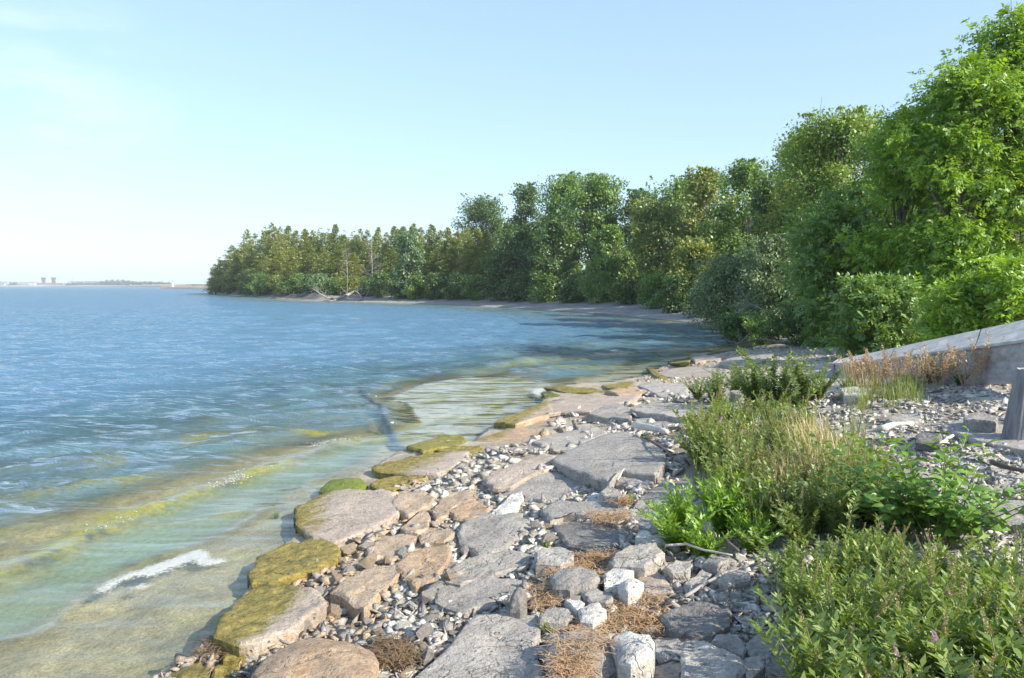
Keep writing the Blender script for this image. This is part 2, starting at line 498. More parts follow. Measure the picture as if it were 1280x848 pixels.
def water_mat():
    m, nt, out = newmat('lake_water'); n = N(nt)
    pos = n('NewGeometry').outputs['Position']
    def scaled(sx, sy, rz):
        q = n('Mapping'); q.inputs['Scale'].default_value = (sx, sy, 1); q.inputs['Rotation'].default_value = (0, 0, rz); n.l(pos, q.inputs['Vector']); return q.outputs[0]
    f1 = n.noise(scaled(0.48, 1.35, 0.06), 1.7, 2, 0.5, 0.1)
    f2 = n.noise(scaled(0.65, 1.2, 0.05), 0.45, 3, 0.55, 0.2)
    f3 = n.noise(scaled(0.6, 1.5, 0.1), 6.0, 2, 0.5, 0.1)
    calmv = n.attr('calm').outputs['Fac']
    ridge = n.math('POWER', f2, 1.6)
    hgt = n.math('ADD', n.math('ADD', n.math('MULTIPLY', f1, 0.80), n.math('MULTIPLY', ridge, 0.9)), n.math('MULTIPLY', f3, 0.045))
    hgt = n.math('MULTIPLY', hgt, calmv)
    bp = n('Bump'); bp.inputs['Distance'].default_value = 1.0; bp.inputs['Strength'].default_value = 1.0; n.l(hgt, bp.inputs['Height'])
    lw = n('LayerWeight'); lw.inputs['Blend'].default_value = 0.5; n.l(bp.outputs[0], lw.inputs['Normal'])
    frs = n.math('ADD', n.math('MULTIPLY', n.math('POWER', lw.outputs['Facing'], 5.0), 0.98), 0.02)      # Schlick, the same from both sides
    gl = n('BsdfGlossy'); gl.inputs['Roughness'].default_value = 0.09; n.l(bp.outputs[0], gl.inputs['Normal'])
    tr = n('BsdfTransparent'); tr.inputs['Color'].default_value = (0.93, 0.955, 0.88, 1)
    df = n('BsdfDiffuse'); fine = n.noise(pos, 22, 3, 0.6)
    n.l(n.mix(1.0, n.attr('col').outputs['Color'], n.mix(n.rng(fine, 0.35, 0.65), (0.8, 0.8, 0.8), (1.2, 1.2, 1.2)), 'MULTIPLY'), df.inputs['Color'])
    a = n('MixShader'); n.l(n.attr('turb').outputs['Fac'], a.inputs[0]); n.l(tr.outputs[0], a.inputs[1]); n.l(df.outputs[0], a.inputs[2])
    b = n('MixShader'); n.l(frs, b.inputs[0]); n.l(a.outputs[0], b.inputs[1]); n.l(gl.outputs[0], b.inputs[2])
    n.l(b.outputs[0], out.inputs[0]); return m
wm = mesh_np('water', np.stack([wx, wy, wz], 1), WF, water_mat(), True)
cattr(wm, 'col', body); fattr(wm, 'turb', np.clip(turb, 0, 0.97)); fattr(wm, 'calm', 0.03 + 0.97 * calm)
tag(obj('water', wm), 'rippled blue lake turning green and clear over the shallow rock', 'water', kind='structure')

# ------------------------------------------------------------------ foam
def foam_mat():
    m, nt, out = newmat('foam'); n = N(nt)
    p = n('BsdfPrincipled'); p.inputs['Base Color'].default_value = (0.66, 0.68, 0.68, 1); p.inputs['Roughness'].default_value = 0.7
    pos = n('NewGeometry').outputs['Position']; f = n.noise(pos, 60, 3, 0.6)
    b = n('Bump'); b.inputs['Distance'].default_value = 0.006; n.l(f, b.inputs['Height']); n.l(b.outputs[0], p.inputs['Normal'])
    e = n.attr('edge').outputs['Fac']; g = n.noise(pos, 42, 5, 0.7)
    fac = n.rng(n.math('ADD', e, n.rng(g, .3, .7, -.5, .5)), 0.22, 0.85)
    t = n('BsdfTransparent'); mxs = n('MixShader'); n.l(fac, mxs.inputs[0]); n.l(t.outputs[0], mxs.inputs[1]); tl = n('BsdfTranslucent'); tl.inputs['Color'].default_value = (.8, .82, .82, 1); mt2 = n('MixShader'); mt2.inputs[0].default_value = .4; n.l(p.outputs[0], mt2.inputs[1]); n.l(tl.outputs[0], mt2.inputs[2]); n.l(mt2.outputs[0], mxs.inputs[2])
    n.l(mxs.outputs[0], out.inputs[0]); return m
FOAM = foam_mat()
def sheet(name, pts, z, th, mat):
    """a thin irregular raft of foam on a fine grid, its rim thinning out"""
    P = px_line(pts); st = 0.018; x0, y0 = P.min(0) - .1; x1, y1 = P.max(0) + .1
    X, Y = np.meshgrid(np.arange(x0, x1, st), np.arange(y0, y1, st), indexing='ij'); sh = X.shape
    d = seg_dist(X.ravel(), Y.ravel(), np.vstack([P, P[:1]])); d = np.where(inside(X.ravel(), Y.ravel(), P), d, -d) + .012 * fnoise(X.ravel(), Y.ravel(), .12, 1)
    keep = d > -.045; e = np.clip((d + .045) / .10, 0, 1)
    Z = z + th * sstep(0, 1, e) * (1 + .3 * fnoise(X.ravel(), Y.ravel(), .1, 2)); idx = np.arange(X.size).reshape(sh)
    F = np.stack([idx[:-1, :-1], idx[1:, :-1], idx[1:, 1:], idx[:-1, 1:]], -1).reshape(-1, 4); F = F[keep[F].all(1)]
    u_, inv = np.unique(F, return_inverse=True); V = np.stack([X.ravel(), Y.ravel(), Z], 1)[u_]
    me = mesh_np(name, V, inv.reshape(-1, 4), mat, True); fattr(me, 'edge', e[u_]); return me
for pts, lab in (([(118, 742), (126, 734), (150, 722), (182, 711), (214, 700), (238, 691), (252, 688), (262, 693), (264, 699), (284, 702),
                   (280, 706), (258, 708), (238, 704), (214, 714), (190, 722), (170, 722), (150, 730), (134, 742)], 'long white raft of foam drifting along the water edge'),
                 ([(168, 736), (176, 731), (186, 733), (180, 737)], 'small scrap of white foam trailing beside the long raft'),
                 ([(664, 492), (668, 487), (678, 486), (684, 487), (677, 491), (674, 495)], 'small white foam patch in the notch beside green ledge')):
    tag(obj('foam', sheet('foam', pts, 0.006, 0.007, FOAM)), lab, 'foam', kind='stuff')
fb_V, fb_F = [], []                                    # bubbles along the breaking algae ripple
octa = np.array([(1, 0, 0), (-1, 0, 0), (0, 1, 0), (0, -1, 0), (0, 0, 1), (0, 0, -1)], float)
octf = [(0, 2, 4), (2, 1, 4), (1, 3, 4), (3, 0, 4), (2, 0, 5), (1, 2, 5), (3, 1, 5), (0, 3, 5)]
for seg, nb in (([(275, 612), (335, 588)], 260), ([(120, 668), (175, 648)], 25), ([(390, 562), (432, 553)], 200)):
    A, B = px_line(seg)
    for i in range(nb):
        t = RNG.uniform(0, 1); q = A + (B - A) * t + RNG.normal(0, 0.07, 2); r = RNG.uniform(0.003, 0.010)
        k = len(fb_V); fb_V.extend((octa * r * (1.2, 1.2, 0.5) + (q[0], q[1], 0.052 + RNG.uniform(-.012, .01))).tolist()); fb_F.extend([tuple(a + k for a in f) for f in octf])
bmsh = mesh('foam_bubbles', fb_V, fb_F, FOAM, True); fattr(bmsh, 'edge', np.ones(len(fb_V)))
tag(obj('foam_bubbles', bmsh), 'white bubbles along the crest of the algae coloured ripple', 'foam', kind='stuff')

# ------------------------------------------------------------------ far shore across the lake
def far_land(name, pts, zt, back, mat):
    """a low strip of land: pts = [(u, depth, height)] along its water edge"""
    V, F = [], []
    for u, d, h in pts:
        x = (u - CX) / FPX * d
        V += [(x, d, -0.5), (x, d + 1.0, 0.35 * h), (x, d + back * 0.2, h), (x, d + back, h * 1.2), (x, d + back * 1.3, -0.5)]
    for i in range(len(pts) - 1):
        for j in range(4):
            a = i * 5 + j; F.append((a, a + 5, a + 6, a + 1))
    me = mesh(name, V, F, mat, True)
    return me
M_SAND = plain_mat('far_sand', (0.42, 0.36, 0.29), (0.30, 0.25, 0.2), 0.02)
M_SPIT = plain_mat('spit_bank', (0.26, 0.18, 0.12), (0.36, 0.30, 0.24), 0.05)
tag(obj('far_shore', far_land('far_shore', [(u, 1900 - max(0, u - 60) * 6, 3.0 + 0.8 * math.sin(u)) for u in range(-560, 215, 6)], 3, 260, M_SAND)),
    'low pale strip of land across the lake on the horizon', 'far shore', kind='structure')
tag(obj('spit', far_land('spit', [(u, 520 - max(0, u - 200) * 1.5, 1.6 + 0.5 * math.sin(u * .7)) for u in range(196, 300, 4)], 2, 40, M_SPIT)),
    'low brown stony spit reaching out behind the wooded point', 'spit', kind='structure')

M_FARWOOD = foliage_mat('far_leaves', (0.055, 0.085, 0.05), (0.09, 0.12, 0.07), 0.2, 0.0)
def leaves(name, P, D, Nn, L, Wd, mat, rnd=None):
    P, D, Nn = np.asarray(P), unit(np.asarray(D)), unit(np.asarray(Nn))
    Sx = unit(np.cross(D, Nn)); Nn = np.cross(Sx, D); n_ = len(P)
    L = np.broadcast_to(L, (n_,))[:, None]; Wd = np.broadcast_to(Wd, (n_,))[:, None]
    a = P; b = P + D * L * 0.42 + Sx * Wd * 0.5 + Nn * Wd * 0.12; c = P + D * L; d = P + D * L * 0.42 - Sx * Wd * 0.5 + Nn * Wd * 0.12
    V = np.stack([a, b, c, d], 1).reshape(-1, 3)
    me = mesh_np(name, V, np.arange(4 * n_).reshape(-1, 4), mat)
    fattr(me, 'rnd', np.repeat(RNG.uniform(0, 1, n_) if rnd is None else rnd, 4))
    return me
def rdir(n_, r=RNG): return unit(r.normal(0, 1, (n_, 3)))
def wood_band(name, spans, n_, size):
    P = []
    for u0, u1, d, h, top in spans:
        k = int(n_ * (u1 - u0)); u = RNG.uniform(u0, u1, k)
        hh = h + (top - h) * np.sin(np.pi * (u - u0) / (u1 - u0)) * (0.75 + 0.25 * np.sin(u * 0.9)) + RNG.normal(0, 0.6, k)
        dd = d + RNG.uniform(0, 70, k)
        P.append(np.stack([(u - CX) / FPX * dd, dd, 1.0 + hh * RNG.uniform(0, 1, k) ** 0.8], 1))
    P = np.vstack(P); k = len(P)
    return leaves(name, P, rdir(k), rdir(k) + [0, -.3, .6], RNG.uniform(.7, 1.3, k) * size, RNG.uniform(.5, .9, k) * size, M_FARWOOD)
tag(obj('far_wood', wood_band('far_wood', [(-60, 22, 1950, 6, 10), (20, 60, 1980, 3, 5), (84, 130, 1800, 4, 7), (120, 176, 1700, 5, 12), (160, 214, 1400, 3, 6)], 60, 4.0)),
    'hazy line of trees on the land across the lake', 'far wood', kind='stuff')

M_WALLP = plain_mat('pale_wall', (0.66, 0.64, 0.60), (0.58, 0.56, 0.53), 0.1)
M_WALLB = plain_mat('brick_wall', (0.30, 0.17, 0.13), (0.24, 0.14, 0.11), 0.2)
M_DARKT = plain_mat('dark_tower', (0.10, 0.06, 0.07), (0.07, 0.04, 0.05), 0.2)
M_ROOF = plain_mat('grey_roof', (0.28, 0.27, 0.27), (0.2, 0.2, 0.2), 0.2)
M_PANE = plain_mat('dark_pane', (0.05, 0.06, 0.08), None, 1, 0.2)
M_STEEL = plain_mat('mast_steel', (0.42, 0.42, 0.44), None, 1, 0.6)
def far_building(u, d, w, h, mat, label, name='industrial_building', roof='gable', group=None):
    x = (u - CX) / FPX * d; t = thing(name, label, 'building', (x, d, 2.2), 0.1 * math.sin(u), group)
    b = MB(); b.box((0, 0, h / 2), (w / 2, 8, h / 2)); obj('wall', b.mesh('wall', mat), t)
    b = MB()
    if roof == 'gable': b.add([(-w / 2 - .5, -8.6, h), (w / 2 + .5, -8.6, h), (w / 2 + .5, 0, h + 2.5), (-w / 2 - .5, 0, h + 2.5), (-w / 2 - .5, 8.6, h), (w / 2 + .5, 8.6, h)], [(0, 1, 2, 3), (3, 2, 5, 4), (0, 3, 4), (1, 5, 2), (0, 4, 5, 1)])
    else: b.box((0, 0, h + .35), (w / 2 + .4, 8.4, .35))
    obj('roof', b.mesh('roof', M_ROOF), t)
    k = max(1, int(w / 7)); pm = None
    for i in range(k):
        if pm is None:
            q = MB(); q.box((0, 0, 0), (1.3, .15, 1.0)); pm = q.mesh('window', M_PANE)
        obj('window', pm, t, (-w / 2 + (i + .5) * w / k, -8.1, h * 0.55))
    return t
far_building(5, 1960, 26, 7, M_WALLP, 'pale low building at the far end of the distant shore by the water')
far_building(31, 1990, 30, 6, M_WALLP, 'long white shed on the far shore before the brick works')
far_building(43, 1985, 16, 7, M_WALLP, 'short white shed beside the brick works on the far shore')
far_building(58, 1960, 34, 6, M_WALLB, 'reddish brick works under the two dark towers on the far shore', roof='flat')
far_building(75, 1950, 30, 5, M_WALLB, 'low reddish annex just past the two dark towers', roof='flat')
far_building(94, 1900, 20, 8, M_WALLP, 'white gabled house among trees past the brick works')
far_building(105, 1860, 22, 7, M_WALLP, 'white house standing before the green hill on the far shore')
far_building(115, 1830, 28, 8, M_WALLP, 'largest white house at the foot of the far green hill')
for u, lab in ((56, 'first dark square tower rising from the far brick works'), (68.5, 'second dark square tower, nearer the white houses on the far shore')):
    d = 1956; x = (u - CX) / FPX * d; t = thing('square_tower', lab, 'tower', (x, d, 2.2), 0, 'dark towers on the far shore')
    b = MB(); b.box((0, 0, 8), (3.0, 3, 8)); obj('shaft', b.mesh('shaft', M_DARKT), t)
    b = MB(); b.box((0, 0, 17.2), (4.0, 4, 2.4)); obj('tower_head', b.mesh('tower_head', M_DARKT), t)
for u, h, lab in ((17, 24, 'thin pale mast near the far end of the distant shore'), (38, 30, 'thin mast behind the long white shed across the lake'),
                  (74.5, 40, 'tall thin mast just past the two dark towers'), (92, 44, 'tallest thin mast above the white houses across the lake'),
                  (128, 26, 'thin mast rising from the far green hill')):
    d = 1960; x = (u - CX) / FPX * d; t = thing('radio_mast', lab, 'mast', (x, d, 2), 0, 'masts on the far shore')
    b = MB(); b.tube([(0, 0, 0), (0, 0, h * .6), (0, 0, h)], [.55, .4, .2], 5); obj('pole', b.mesh('pole', M_STEEL), t)
    b = MB(); b.box((0, 0, h * .8), (1.4, .12, .12)); obj('crossarm', b.mesh('crossarm', M_STEEL), t)
# small white light tower on the spit
d = 505; x = (217 - CX) / FPX * d; t = thing('light_tower', 'small white light tower on the low spit', 'light tower', (x, d, 1.2))
b = MB(); b.tube([(0, 0, 0), (0, 0, 1.6), (0, 0, 3.0)], [.75, .62, .5], 10); obj('shaft', b.mesh('shaft', plain_mat('white_paint', (.78, .78, .76), None, 1, .6)), t)
b = MB(); b.tube([(0, 0, 3.0), (0, 0, 3.5), (0, 0, 3.9)], [.42, .42, .05], 8); obj('lantern', b.mesh('lantern', M_ROOF), t)

# ------------------------------------------------------------------ trees
M_BARK = plain_mat('bark', (0.16, 0.13, 0.10), (0.09, 0.075, 0.06), 6, 0.9, 0.02, (1, 1, .25))
M_DEADW = plain_mat('bleached_wood', (0.36, 0.33, 0.30), (0.22, 0.20, 0.18), 5, 0.85, 0.01, (1, 1, .3))
LEAF = {
    'cedar':  foliage_mat('cedar_sprays', (0.165, 0.225, 0.05), (0.33, 0.345, 0.08), 0.40, 0.5),
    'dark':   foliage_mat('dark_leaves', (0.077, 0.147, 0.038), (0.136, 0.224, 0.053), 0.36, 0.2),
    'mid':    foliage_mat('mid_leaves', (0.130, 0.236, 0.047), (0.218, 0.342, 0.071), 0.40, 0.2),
    'olive':  foliage_mat('olive_leaves', (0.165, 0.235, 0.045), (0.31, 0.34, 0.07), 0.40, 0.2),
    'light':  foliage_mat('light_leaves', (0.189, 0.295, 0.053), (0.319, 0.425, 0.088), 0.44, 0.2),
    'ash':    foliage_mat('ash_leaves', (0.153, 0.295, 0.024), (0.330, 0.496, 0.047), 0.48, 0.1),
    'willow': foliage_mat('grey_green_leaves', (0.135, 0.20, 0.085), (0.21, 0.285, 0.125), 0.3, 0.2),
    'bluish': foliage_mat('blue_green_leaves', (0.130, 0.218, 0.106), (0.212, 0.319, 0.153), 0.34, 0.2),
}
def cedar_meshes(i):
    r = np.random.default_rng(100 + i); H, R = 12.0, 2.1 + 0.25 * (i % 3)
    P, D, Nn, L = [], [], [], []
    nb = 230
    tops = [(0, 0, 1.0)] + ([(r.uniform(-.7, .7), r.uniform(-.7, .7), r.uniform(.82, .94))] if i % 2 else [])
    for b in range(nb):
        f = (b + r.uniform(0, 1)) / nb; f = f ** 0.92
        tx, ty, tf = tops[r.integers(len(tops))]
        z = H * tf * (0.05 + 0.95 * f); a = r.uniform(0, 6.283)
        prof = R * 1.15 * (1 - f) ** 0.78 * (0.6 + 0.4 * min(1, f / 0.15)) + 0.07
        ln = prof * r.uniform(0.55, 1.22); up = r.uniform(-.15, .45) + 0.6 * f
        k = int(9 + 34 * ln / R); t = r.uniform(0.15, 1, k) ** 0.7
        base = np.array([tx * f, ty * f, z]); out = np.array([math.cos(a), math.sin(a), 0])
        p = base + out * (ln * t)[:, None] + np.array([0, 0, 1]) * (ln * (up * t - 0.25 * t * t))[:, None] + r.normal(0, 0.07 + 0.09 * ln, (k, 3)) * (1, 1, .8)
        P.append(p); dd = out * 0.9 + np.array([0, 0, .55]) + r.normal(0, .5, (k, 3)); D.append(dd)
        Nn.append(out * .5 + np.array([0, 0, .8]) + r.normal(0, .5, (k, 3))); L.append(r.uniform(.28, .55, k) * (1 - .35 * f))
    P, D, Nn, L = np.vstack(P), np.vstack(D), np.vstack(Nn), np.concatenate(L)
    m = MB(); m.tube([(0, 0, -.4), (0, 0, H * .4), (0, 0, H * .92)], [.2, .13, .03], 6)
    return leaves('crown', P, D, Nn, L, L * 0.48, LEAF['cedar']), m.mesh('trunk', M_BARK, True)
CED = [cedar_meshes(i) for i in range(6)]
_cp = {}
def cedar(u, d, vtop, wpx, label, group, var):
    x = (u - CX) / FPX * d; z = h1(x, d); top = at_depth(u, vtop, d)[2]
    t = thing('cedar_tree', label, 'tree', (x, d, z - .1), RNG.uniform(0, 6.28), group)
    cm, tm = CED[var % 6]; obj('trunk', tm, t); obj('crown', cm, t)
    wz_ = (top - z) / 12.0; wx_ = wpx * d / FPX / 4.6; t.scale = (wx_, wx_, wz_)
CAPE = [ # u, depth, top, width
    (270, 200, 336, 20), (277, 196, 322, 22), (283, 200, 326, 24), (291, 192, 306, 26), (301, 186, 299, 28), (297, 176, 322, 26), (310, 178, 291, 28), (313, 166, 318, 26),
    (321, 172, 287, 30), (333, 166, 281, 30), (343, 160, 281, 30), (328, 152, 312, 30), (353, 156, 282, 28), (362, 160, 286, 28), (348, 145, 306, 32), (372, 152, 288, 30),
    (383, 156, 287, 26), (393, 150, 282, 24), (403, 148, 283, 24), (413, 146, 285, 24), (422, 142, 284, 26), (366, 138, 310, 30), (386, 132, 308, 30), (404, 128, 312, 30),
    (432, 140, 289, 26), (443, 136, 290, 26), (452, 134, 288, 24), (462, 132, 292, 24), (423, 124, 310, 30), (441, 120, 318, 28), (474, 128, 290, 26), (484, 124, 289, 26),
    (494, 122, 282, 26), (505, 120, 281, 28), (517, 116, 281, 28), (528, 114, 284, 28), (540, 110, 281, 30), (552, 108, 288, 30), (490, 112, 306, 30), (525, 106, 306, 30),
    (560, 104, 285, 30), (572, 102, 283, 32), (584, 100, 286, 32), (597, 98, 288, 32), (608, 97, 292, 32), (545, 99, 312, 32), (566, 97, 306, 32), (586, 95, 310, 32), (604, 93, 314, 32)]
ORD = ['outermost', 'second', 'third', 'fourth', 'fifth', 'sixth', 'seventh', 'eighth', 'ninth', 'tenth', 'eleventh', 'twelfth', 'thirteenth', 'fourteenth']
_cn = {}
for i, (u, d, v, w) in enumerate(sorted(CAPE)):
    if u < 300: lab, g = '{} olive cedar at the lake end of the wooded point, counted inland', 'cedars at the tip of the point'
    elif d > 150 and u < 380: lab, g = '{} tall olive cedar on the high skyline of the point, counted inland', 'skyline cedars on the point'
    elif u < 385: lab, g = '{} shorter olive cedar at the front above the rocky bluff, counted inland', 'cedars above the bluff'
    elif u < 470: lab, g = '{} narrow yellow-green cedar around the bare dead trees, counted from the lake end', 'cedars around the dead trees'
    elif u < 556: lab, g = '{} olive cedar past the dead trees, counted toward the round tree', 'cedars in the middle of the row'
    else: lab, g = '{} sunlit cedar below the round dark tree, counted from the lake end', 'cedars below the round tree'
    k = _cn.get(g, 0); _cn[g] = k + 1
    cedar(u + RNG.normal(0, .6), d, v + RNG.normal(0, 3), w * RNG.uniform(1.1, 1.4), lab.format(ORD[k] if k or 'cedars at the tip' in g else 'first'), g, int(RNG.integers(6)))

for i, (u, d, v, w) in enumerate(sorted(CAPE)[3::2]):
    cedar(u + 5 + RNG.normal(0, 2), d + 9, v + 7 + RNG.normal(0, 3), w * RNG.uniform(1.1, 1.3), 'cedar half hidden behind the front row, ' + ('on the outer point' if u < 330 else 'above the bluff' if u < 400 else 'around the dead trees' if u < 480 else 'past the dead trees'), 'cedars behind the front row', int(RNG.integers(6)))

def broadleaf(name, label, cat, u, d, vtop, wpx, kind, seed, leaf=0.34, n=9000, bottom=0.12, lumps=26, flat=0.8, group=None, compound=False, droop=0.2, ragged=1.0, taper=.18):
    r = np.random.default_rng(seed)
    if not compound: leaf *= 0.72; n = int(n * 1.55)
    x = (u - CX) / FPX * d; z = h1(x, d); H = at_depth(u, vtop, d)[2] - z; Wd = wpx * d / FPX
    t = thing(name, label, cat, (x, d, z - .05), 0, group)
    cz = H * (bottom + (1 - bottom) * 0.52); rz_ = H * (1 - bottom) * 0.5; rx = Wd / 2
    C, Rr = [], []
    for i in range(int(lumps * 1.7)):
        tz = r.uniform(-1, 1); az = r.uniform(0, 6.283); pr = (1 - abs(tz) ** 2.4) ** 0.5 * (1 - taper * max(0, tz)); q = r.uniform(0.05, 1) ** .5
        R = (0.6 * min(rx, rz_) + 0.4 * rx) * r.uniform(0.22, 0.42)
        c = np.array([math.cos(az) * max(rx - .7 * R, .3 * rx) * pr * q, math.sin(az) * max(rx - .7 * R, .3 * rx) * pr * q, cz + tz * rz_])
        c[2] = min(c[2], H - R * r.uniform(.55, 1.0)); c[2] = max(c[2], R * .4)
        C.append(c); Rr.append(R)
    C.append(np.array([0.1 * rx, 0, H - 0.25 * rx])); Rr.append(0.25 * rx)
    C, Rr = np.array(C), np.array(Rr)
    wts = Rr ** 2 / (Rr ** 2).sum(); P, D, Nn, L = [], [], [], []
    for c, R, w in zip(C, Rr, wts):
        k = max(8, int(n * w)); k = k // 6 + 1 if compound else k
        sub = r.normal(0, .42, (5, 3)) * R; w5 = r.integers(0, 5, k)             # each bough is a handful of looser sprays
        off = sub[w5] + r.normal(0, .30, (k, 3)) * R * (1 + .5 * ragged * (w5 == 0))[:, None]
        p = c + off * (1, 1, flat); dr = unit(off + 1e-6)
        P.append(p); D.append(dr * .6 + [0, 0, -droop] + r.normal(0, .7, (k, 3))); Nn.append(dr * .35 + [0, 0, .8] + r.normal(0, .45, (k, 3)))
        L.append(r.uniform(.65, 1.3, k) * leaf)
    top_i = np.argsort(-C[:, 2])[:max(6, len(C) // 2)]                         # leading shoots break the outline
    for i_ in range(18):
        j_ = top_i[r.integers(len(top_i))]; ax = unit((C[j_] - [0, 0, cz]) * [1, 1, .4] / max(rx, .1) + [0, 0, r.uniform(.5, 1.3)] + r.normal(0, .3, 3)); ln = rx * r.uniform(.3, .62)
        k = max(10, int(n / 420)); k = k // 5 + 2 if compound else k; tt = r.uniform(0, 1, k)
        p = C[j_] + ax * (Rr[j_] * .55 + ln * tt)[:, None] + r.normal(0, .13, (k, 3)) * (ln * (1.1 - tt))[:, None]
        p[:, 2] = np.minimum(p[:, 2], H * 1.02); dr = unit(p - C[j_]); P.append(p); D.append(dr * .7 + r.normal(0, .6, (k, 3))); Nn.append(dr * .3 + [0, 0, .8] + r.normal(0, .45, (k, 3))); L.append(r.uniform(.6, 1.1, k) * leaf)
    P, D, Nn, L = np.vstack(P), unit(np.vstack(D)), unit(np.vstack(Nn)), np.concatenate(L)
    ok = (P[:, 2] > 0.05) & (P[:, 2] < H * 1.03); P, D, Nn, L = P[ok], D[ok], Nn[ok], L[ok]
    if compound:                                               # leaflets along a stalk
        Sx = unit(np.cross(D, Nn)); PP, DD, NN, LL, RR = [], [], [], [], []
        rv = r.uniform(0, 1, len(P))
        for j in range(6):
            s_ = 0 if j == 5 else (1 if j % 2 else -1); f = 1.25 if j == 5 else 0.45 + 0.4 * (j // 2)
            PP.append(P + D * (L * f * 1.3)[:, None]); DD.append(D * (1 if j == 5 else .55) + Sx * s_ + [0, 0, -.25] + r.normal(0, .15, P.shape)); NN.append(Nn + r.normal(0, .25, P.shape)); LL.append(L); RR.append(np.clip(rv + r.normal(0, .12, len(P)), 0, 1))
        P, D, Nn, L, rv = np.vstack(PP), np.vstack(DD), np.vstack(NN), np.concatenate(LL), np.concatenate(RR)
        cm = leaves('crown', P, D, Nn, L, L * 0.46, LEAF[kind], rv)
    else:
        cm = leaves('crown', P, D, Nn, L, L * r.uniform(.5, .8, len(L)), LEAF[kind])
    m = MB(); tr = max(.05, H * 0.018); lean = r.normal(0, .03 * H, 2)
    m.tube([(0, 0, -.5), (lean[0] * .3, lean[1] * .3, H * .3), (lean[0], lean[1], H * .62), (lean[0] * .6, lean[1] * .6, H * .86)], [tr * 1.3, tr, tr * .6, tr * .15], 8)
    for c, R in list(zip(C[:-1], Rr))[::2]:
        zz = H * r.uniform(.12, .5); zz = min(zz, max(c[2] - .1, .2)); s0 = Vector((lean[0] * zz / H * 1.5, lean[1] * zz / H * 1.5, zz)); e = Vector(c)
        mid = s0.lerp(e, .5) + Vector(r.normal(0, .06 * H, 3)) * .5 + Vector((0, 0, .03 * H))
        m.tube([s0, mid, e], [tr * .42, tr * .28, tr * .08], 5)
        for q in range(2):
            e2 = e + Vector(r.normal(0, .6, 3)) * float(R); m.tube([mid.lerp(e, .5), e2], [tr * .18, tr * .04], 4)
    obj('trunk', m.mesh('trunk', M_BARK, True), t); obj('crown', cm, t)
    return t

B = broadleaf
# the point and the bend of the cove
B('round_tree', 'round dark tree rising above the row of cedars', 'tree', 606, 116, 247, 78, 'dark', 1, .42, 8000, .3, 24)
B('leafy_tree', 'low blue-green tree among the olive cedars', 'tree', 512, 99, 292, 44, 'bluish', 2, .4, 5000)
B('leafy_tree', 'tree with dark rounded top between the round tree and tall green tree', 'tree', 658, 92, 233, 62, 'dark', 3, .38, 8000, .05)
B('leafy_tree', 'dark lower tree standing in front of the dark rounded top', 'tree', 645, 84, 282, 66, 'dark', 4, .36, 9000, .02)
B('leafy_tree', 'tall green tree with double top behind the shaded cove', 'tree', 707, 86, 221, 84, 'mid', 5, .38, 10000, .05)
B('leafy_tree', 'broad bright green tree, highest over the cove beach', 'tree', 744, 78, 221, 82, 'mid', 6, .36, 14000, .03, 32)
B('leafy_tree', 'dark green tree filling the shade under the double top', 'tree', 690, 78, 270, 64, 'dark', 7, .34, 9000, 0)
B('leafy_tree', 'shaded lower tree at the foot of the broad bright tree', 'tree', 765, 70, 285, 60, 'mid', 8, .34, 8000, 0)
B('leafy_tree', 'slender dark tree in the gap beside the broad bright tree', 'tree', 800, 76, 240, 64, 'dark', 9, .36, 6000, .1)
B('leafy_tree', 'yellowish olive tree leaning over the cove beach', 'tree', 823, 64, 252, 96, 'olive', 10, .33, 11000, .03)
B('leafy_tree', 'dull green tree behind the yellowish olive tree', 'tree', 846, 72, 224, 86, 'mid', 11, .36, 9000, .1)
B('leafy_tree', 'olive green tree with loose crown past the yellowish tree', 'tree', 885, 62, 216, 96, 'olive', 12, .33, 11000, .05)
B('leafy_tree', 'green tree with small top knots before the dark cedar', 'tree', 928, 56, 205, 92, 'mid', 13, .31, 10000, .05)
B('leafy_tree', 'lower olive tree standing in front of the loose crowned one', 'tree', 868, 54, 300, 74, 'olive', 14, .3, 9000, 0)
t = B('dark_cedar', 'narrow blackish cedar squeezed between green trees', 'tree', 958, 47, 232, 54, 'dark', 15, .24, 8000, .05, 30)
B('leafy_tree', 'thin crowned tree with sky showing through beside the pale green tree', 'tree', 985, 46, 176, 84, 'light', 16, .26, 6000, .2, 22, ragged=2)
B('leafy_tree', 'tall pale green tree with feathery top over the shrubs', 'tree', 1046, 34, 146, 150, 'light', 17, .2, 24000, .1, 34, ragged=1.6)
B('leafy_tree', 'pale green tree filling the gap below the feathery topped one', 'tree', 1005, 40, 168, 96, 'light', 31, .22, 11000, .1, 26, ragged=1.6)
B('leafy_tree', 'green tree closing the gap between feathery top and knotted ash', 'tree', 1098, 26, 170, 100, 'mid', 32, .17, 14000, .1, 26, ragged=1.4)
B('leafy_tree', 'olive tree under the thin crowned tree', 'tree', 990, 38, 228, 100, 'olive', 18, .22, 13000, .03)
B('leafy_tree', 'dark green tree below the feathery topped tree', 'tree', 1060, 27, 230, 130, 'mid', 19, .15, 26000, .02, 34)
B('willow_bush', 'dull grey-green willow bush overhanging the cove water', 'bush', 918, 37, 318, 104, 'willow', 20, .16, 14000, 0, 30, droop=.8)
B('willow_bush', 'darker grey-green bush behind the fallen branches', 'bush', 972, 32, 296, 100, 'willow', 21, .15, 17000, 0, 28, droop=.7)
B('leafy_tree', 'shaded tree with low branches reaching over the rock ledge', 'tree', 1048, 21.5, 262, 150, 'mid', 22, .12, 30000, 0, 36, compound=True)
B('ash_tree', 'ash tree with dark top knot left of the tallest tree', 'tree', 1128, 20, 146, 150, 'ash', 23, .10, 46000, .02, 26, compound=True, taper=.5)
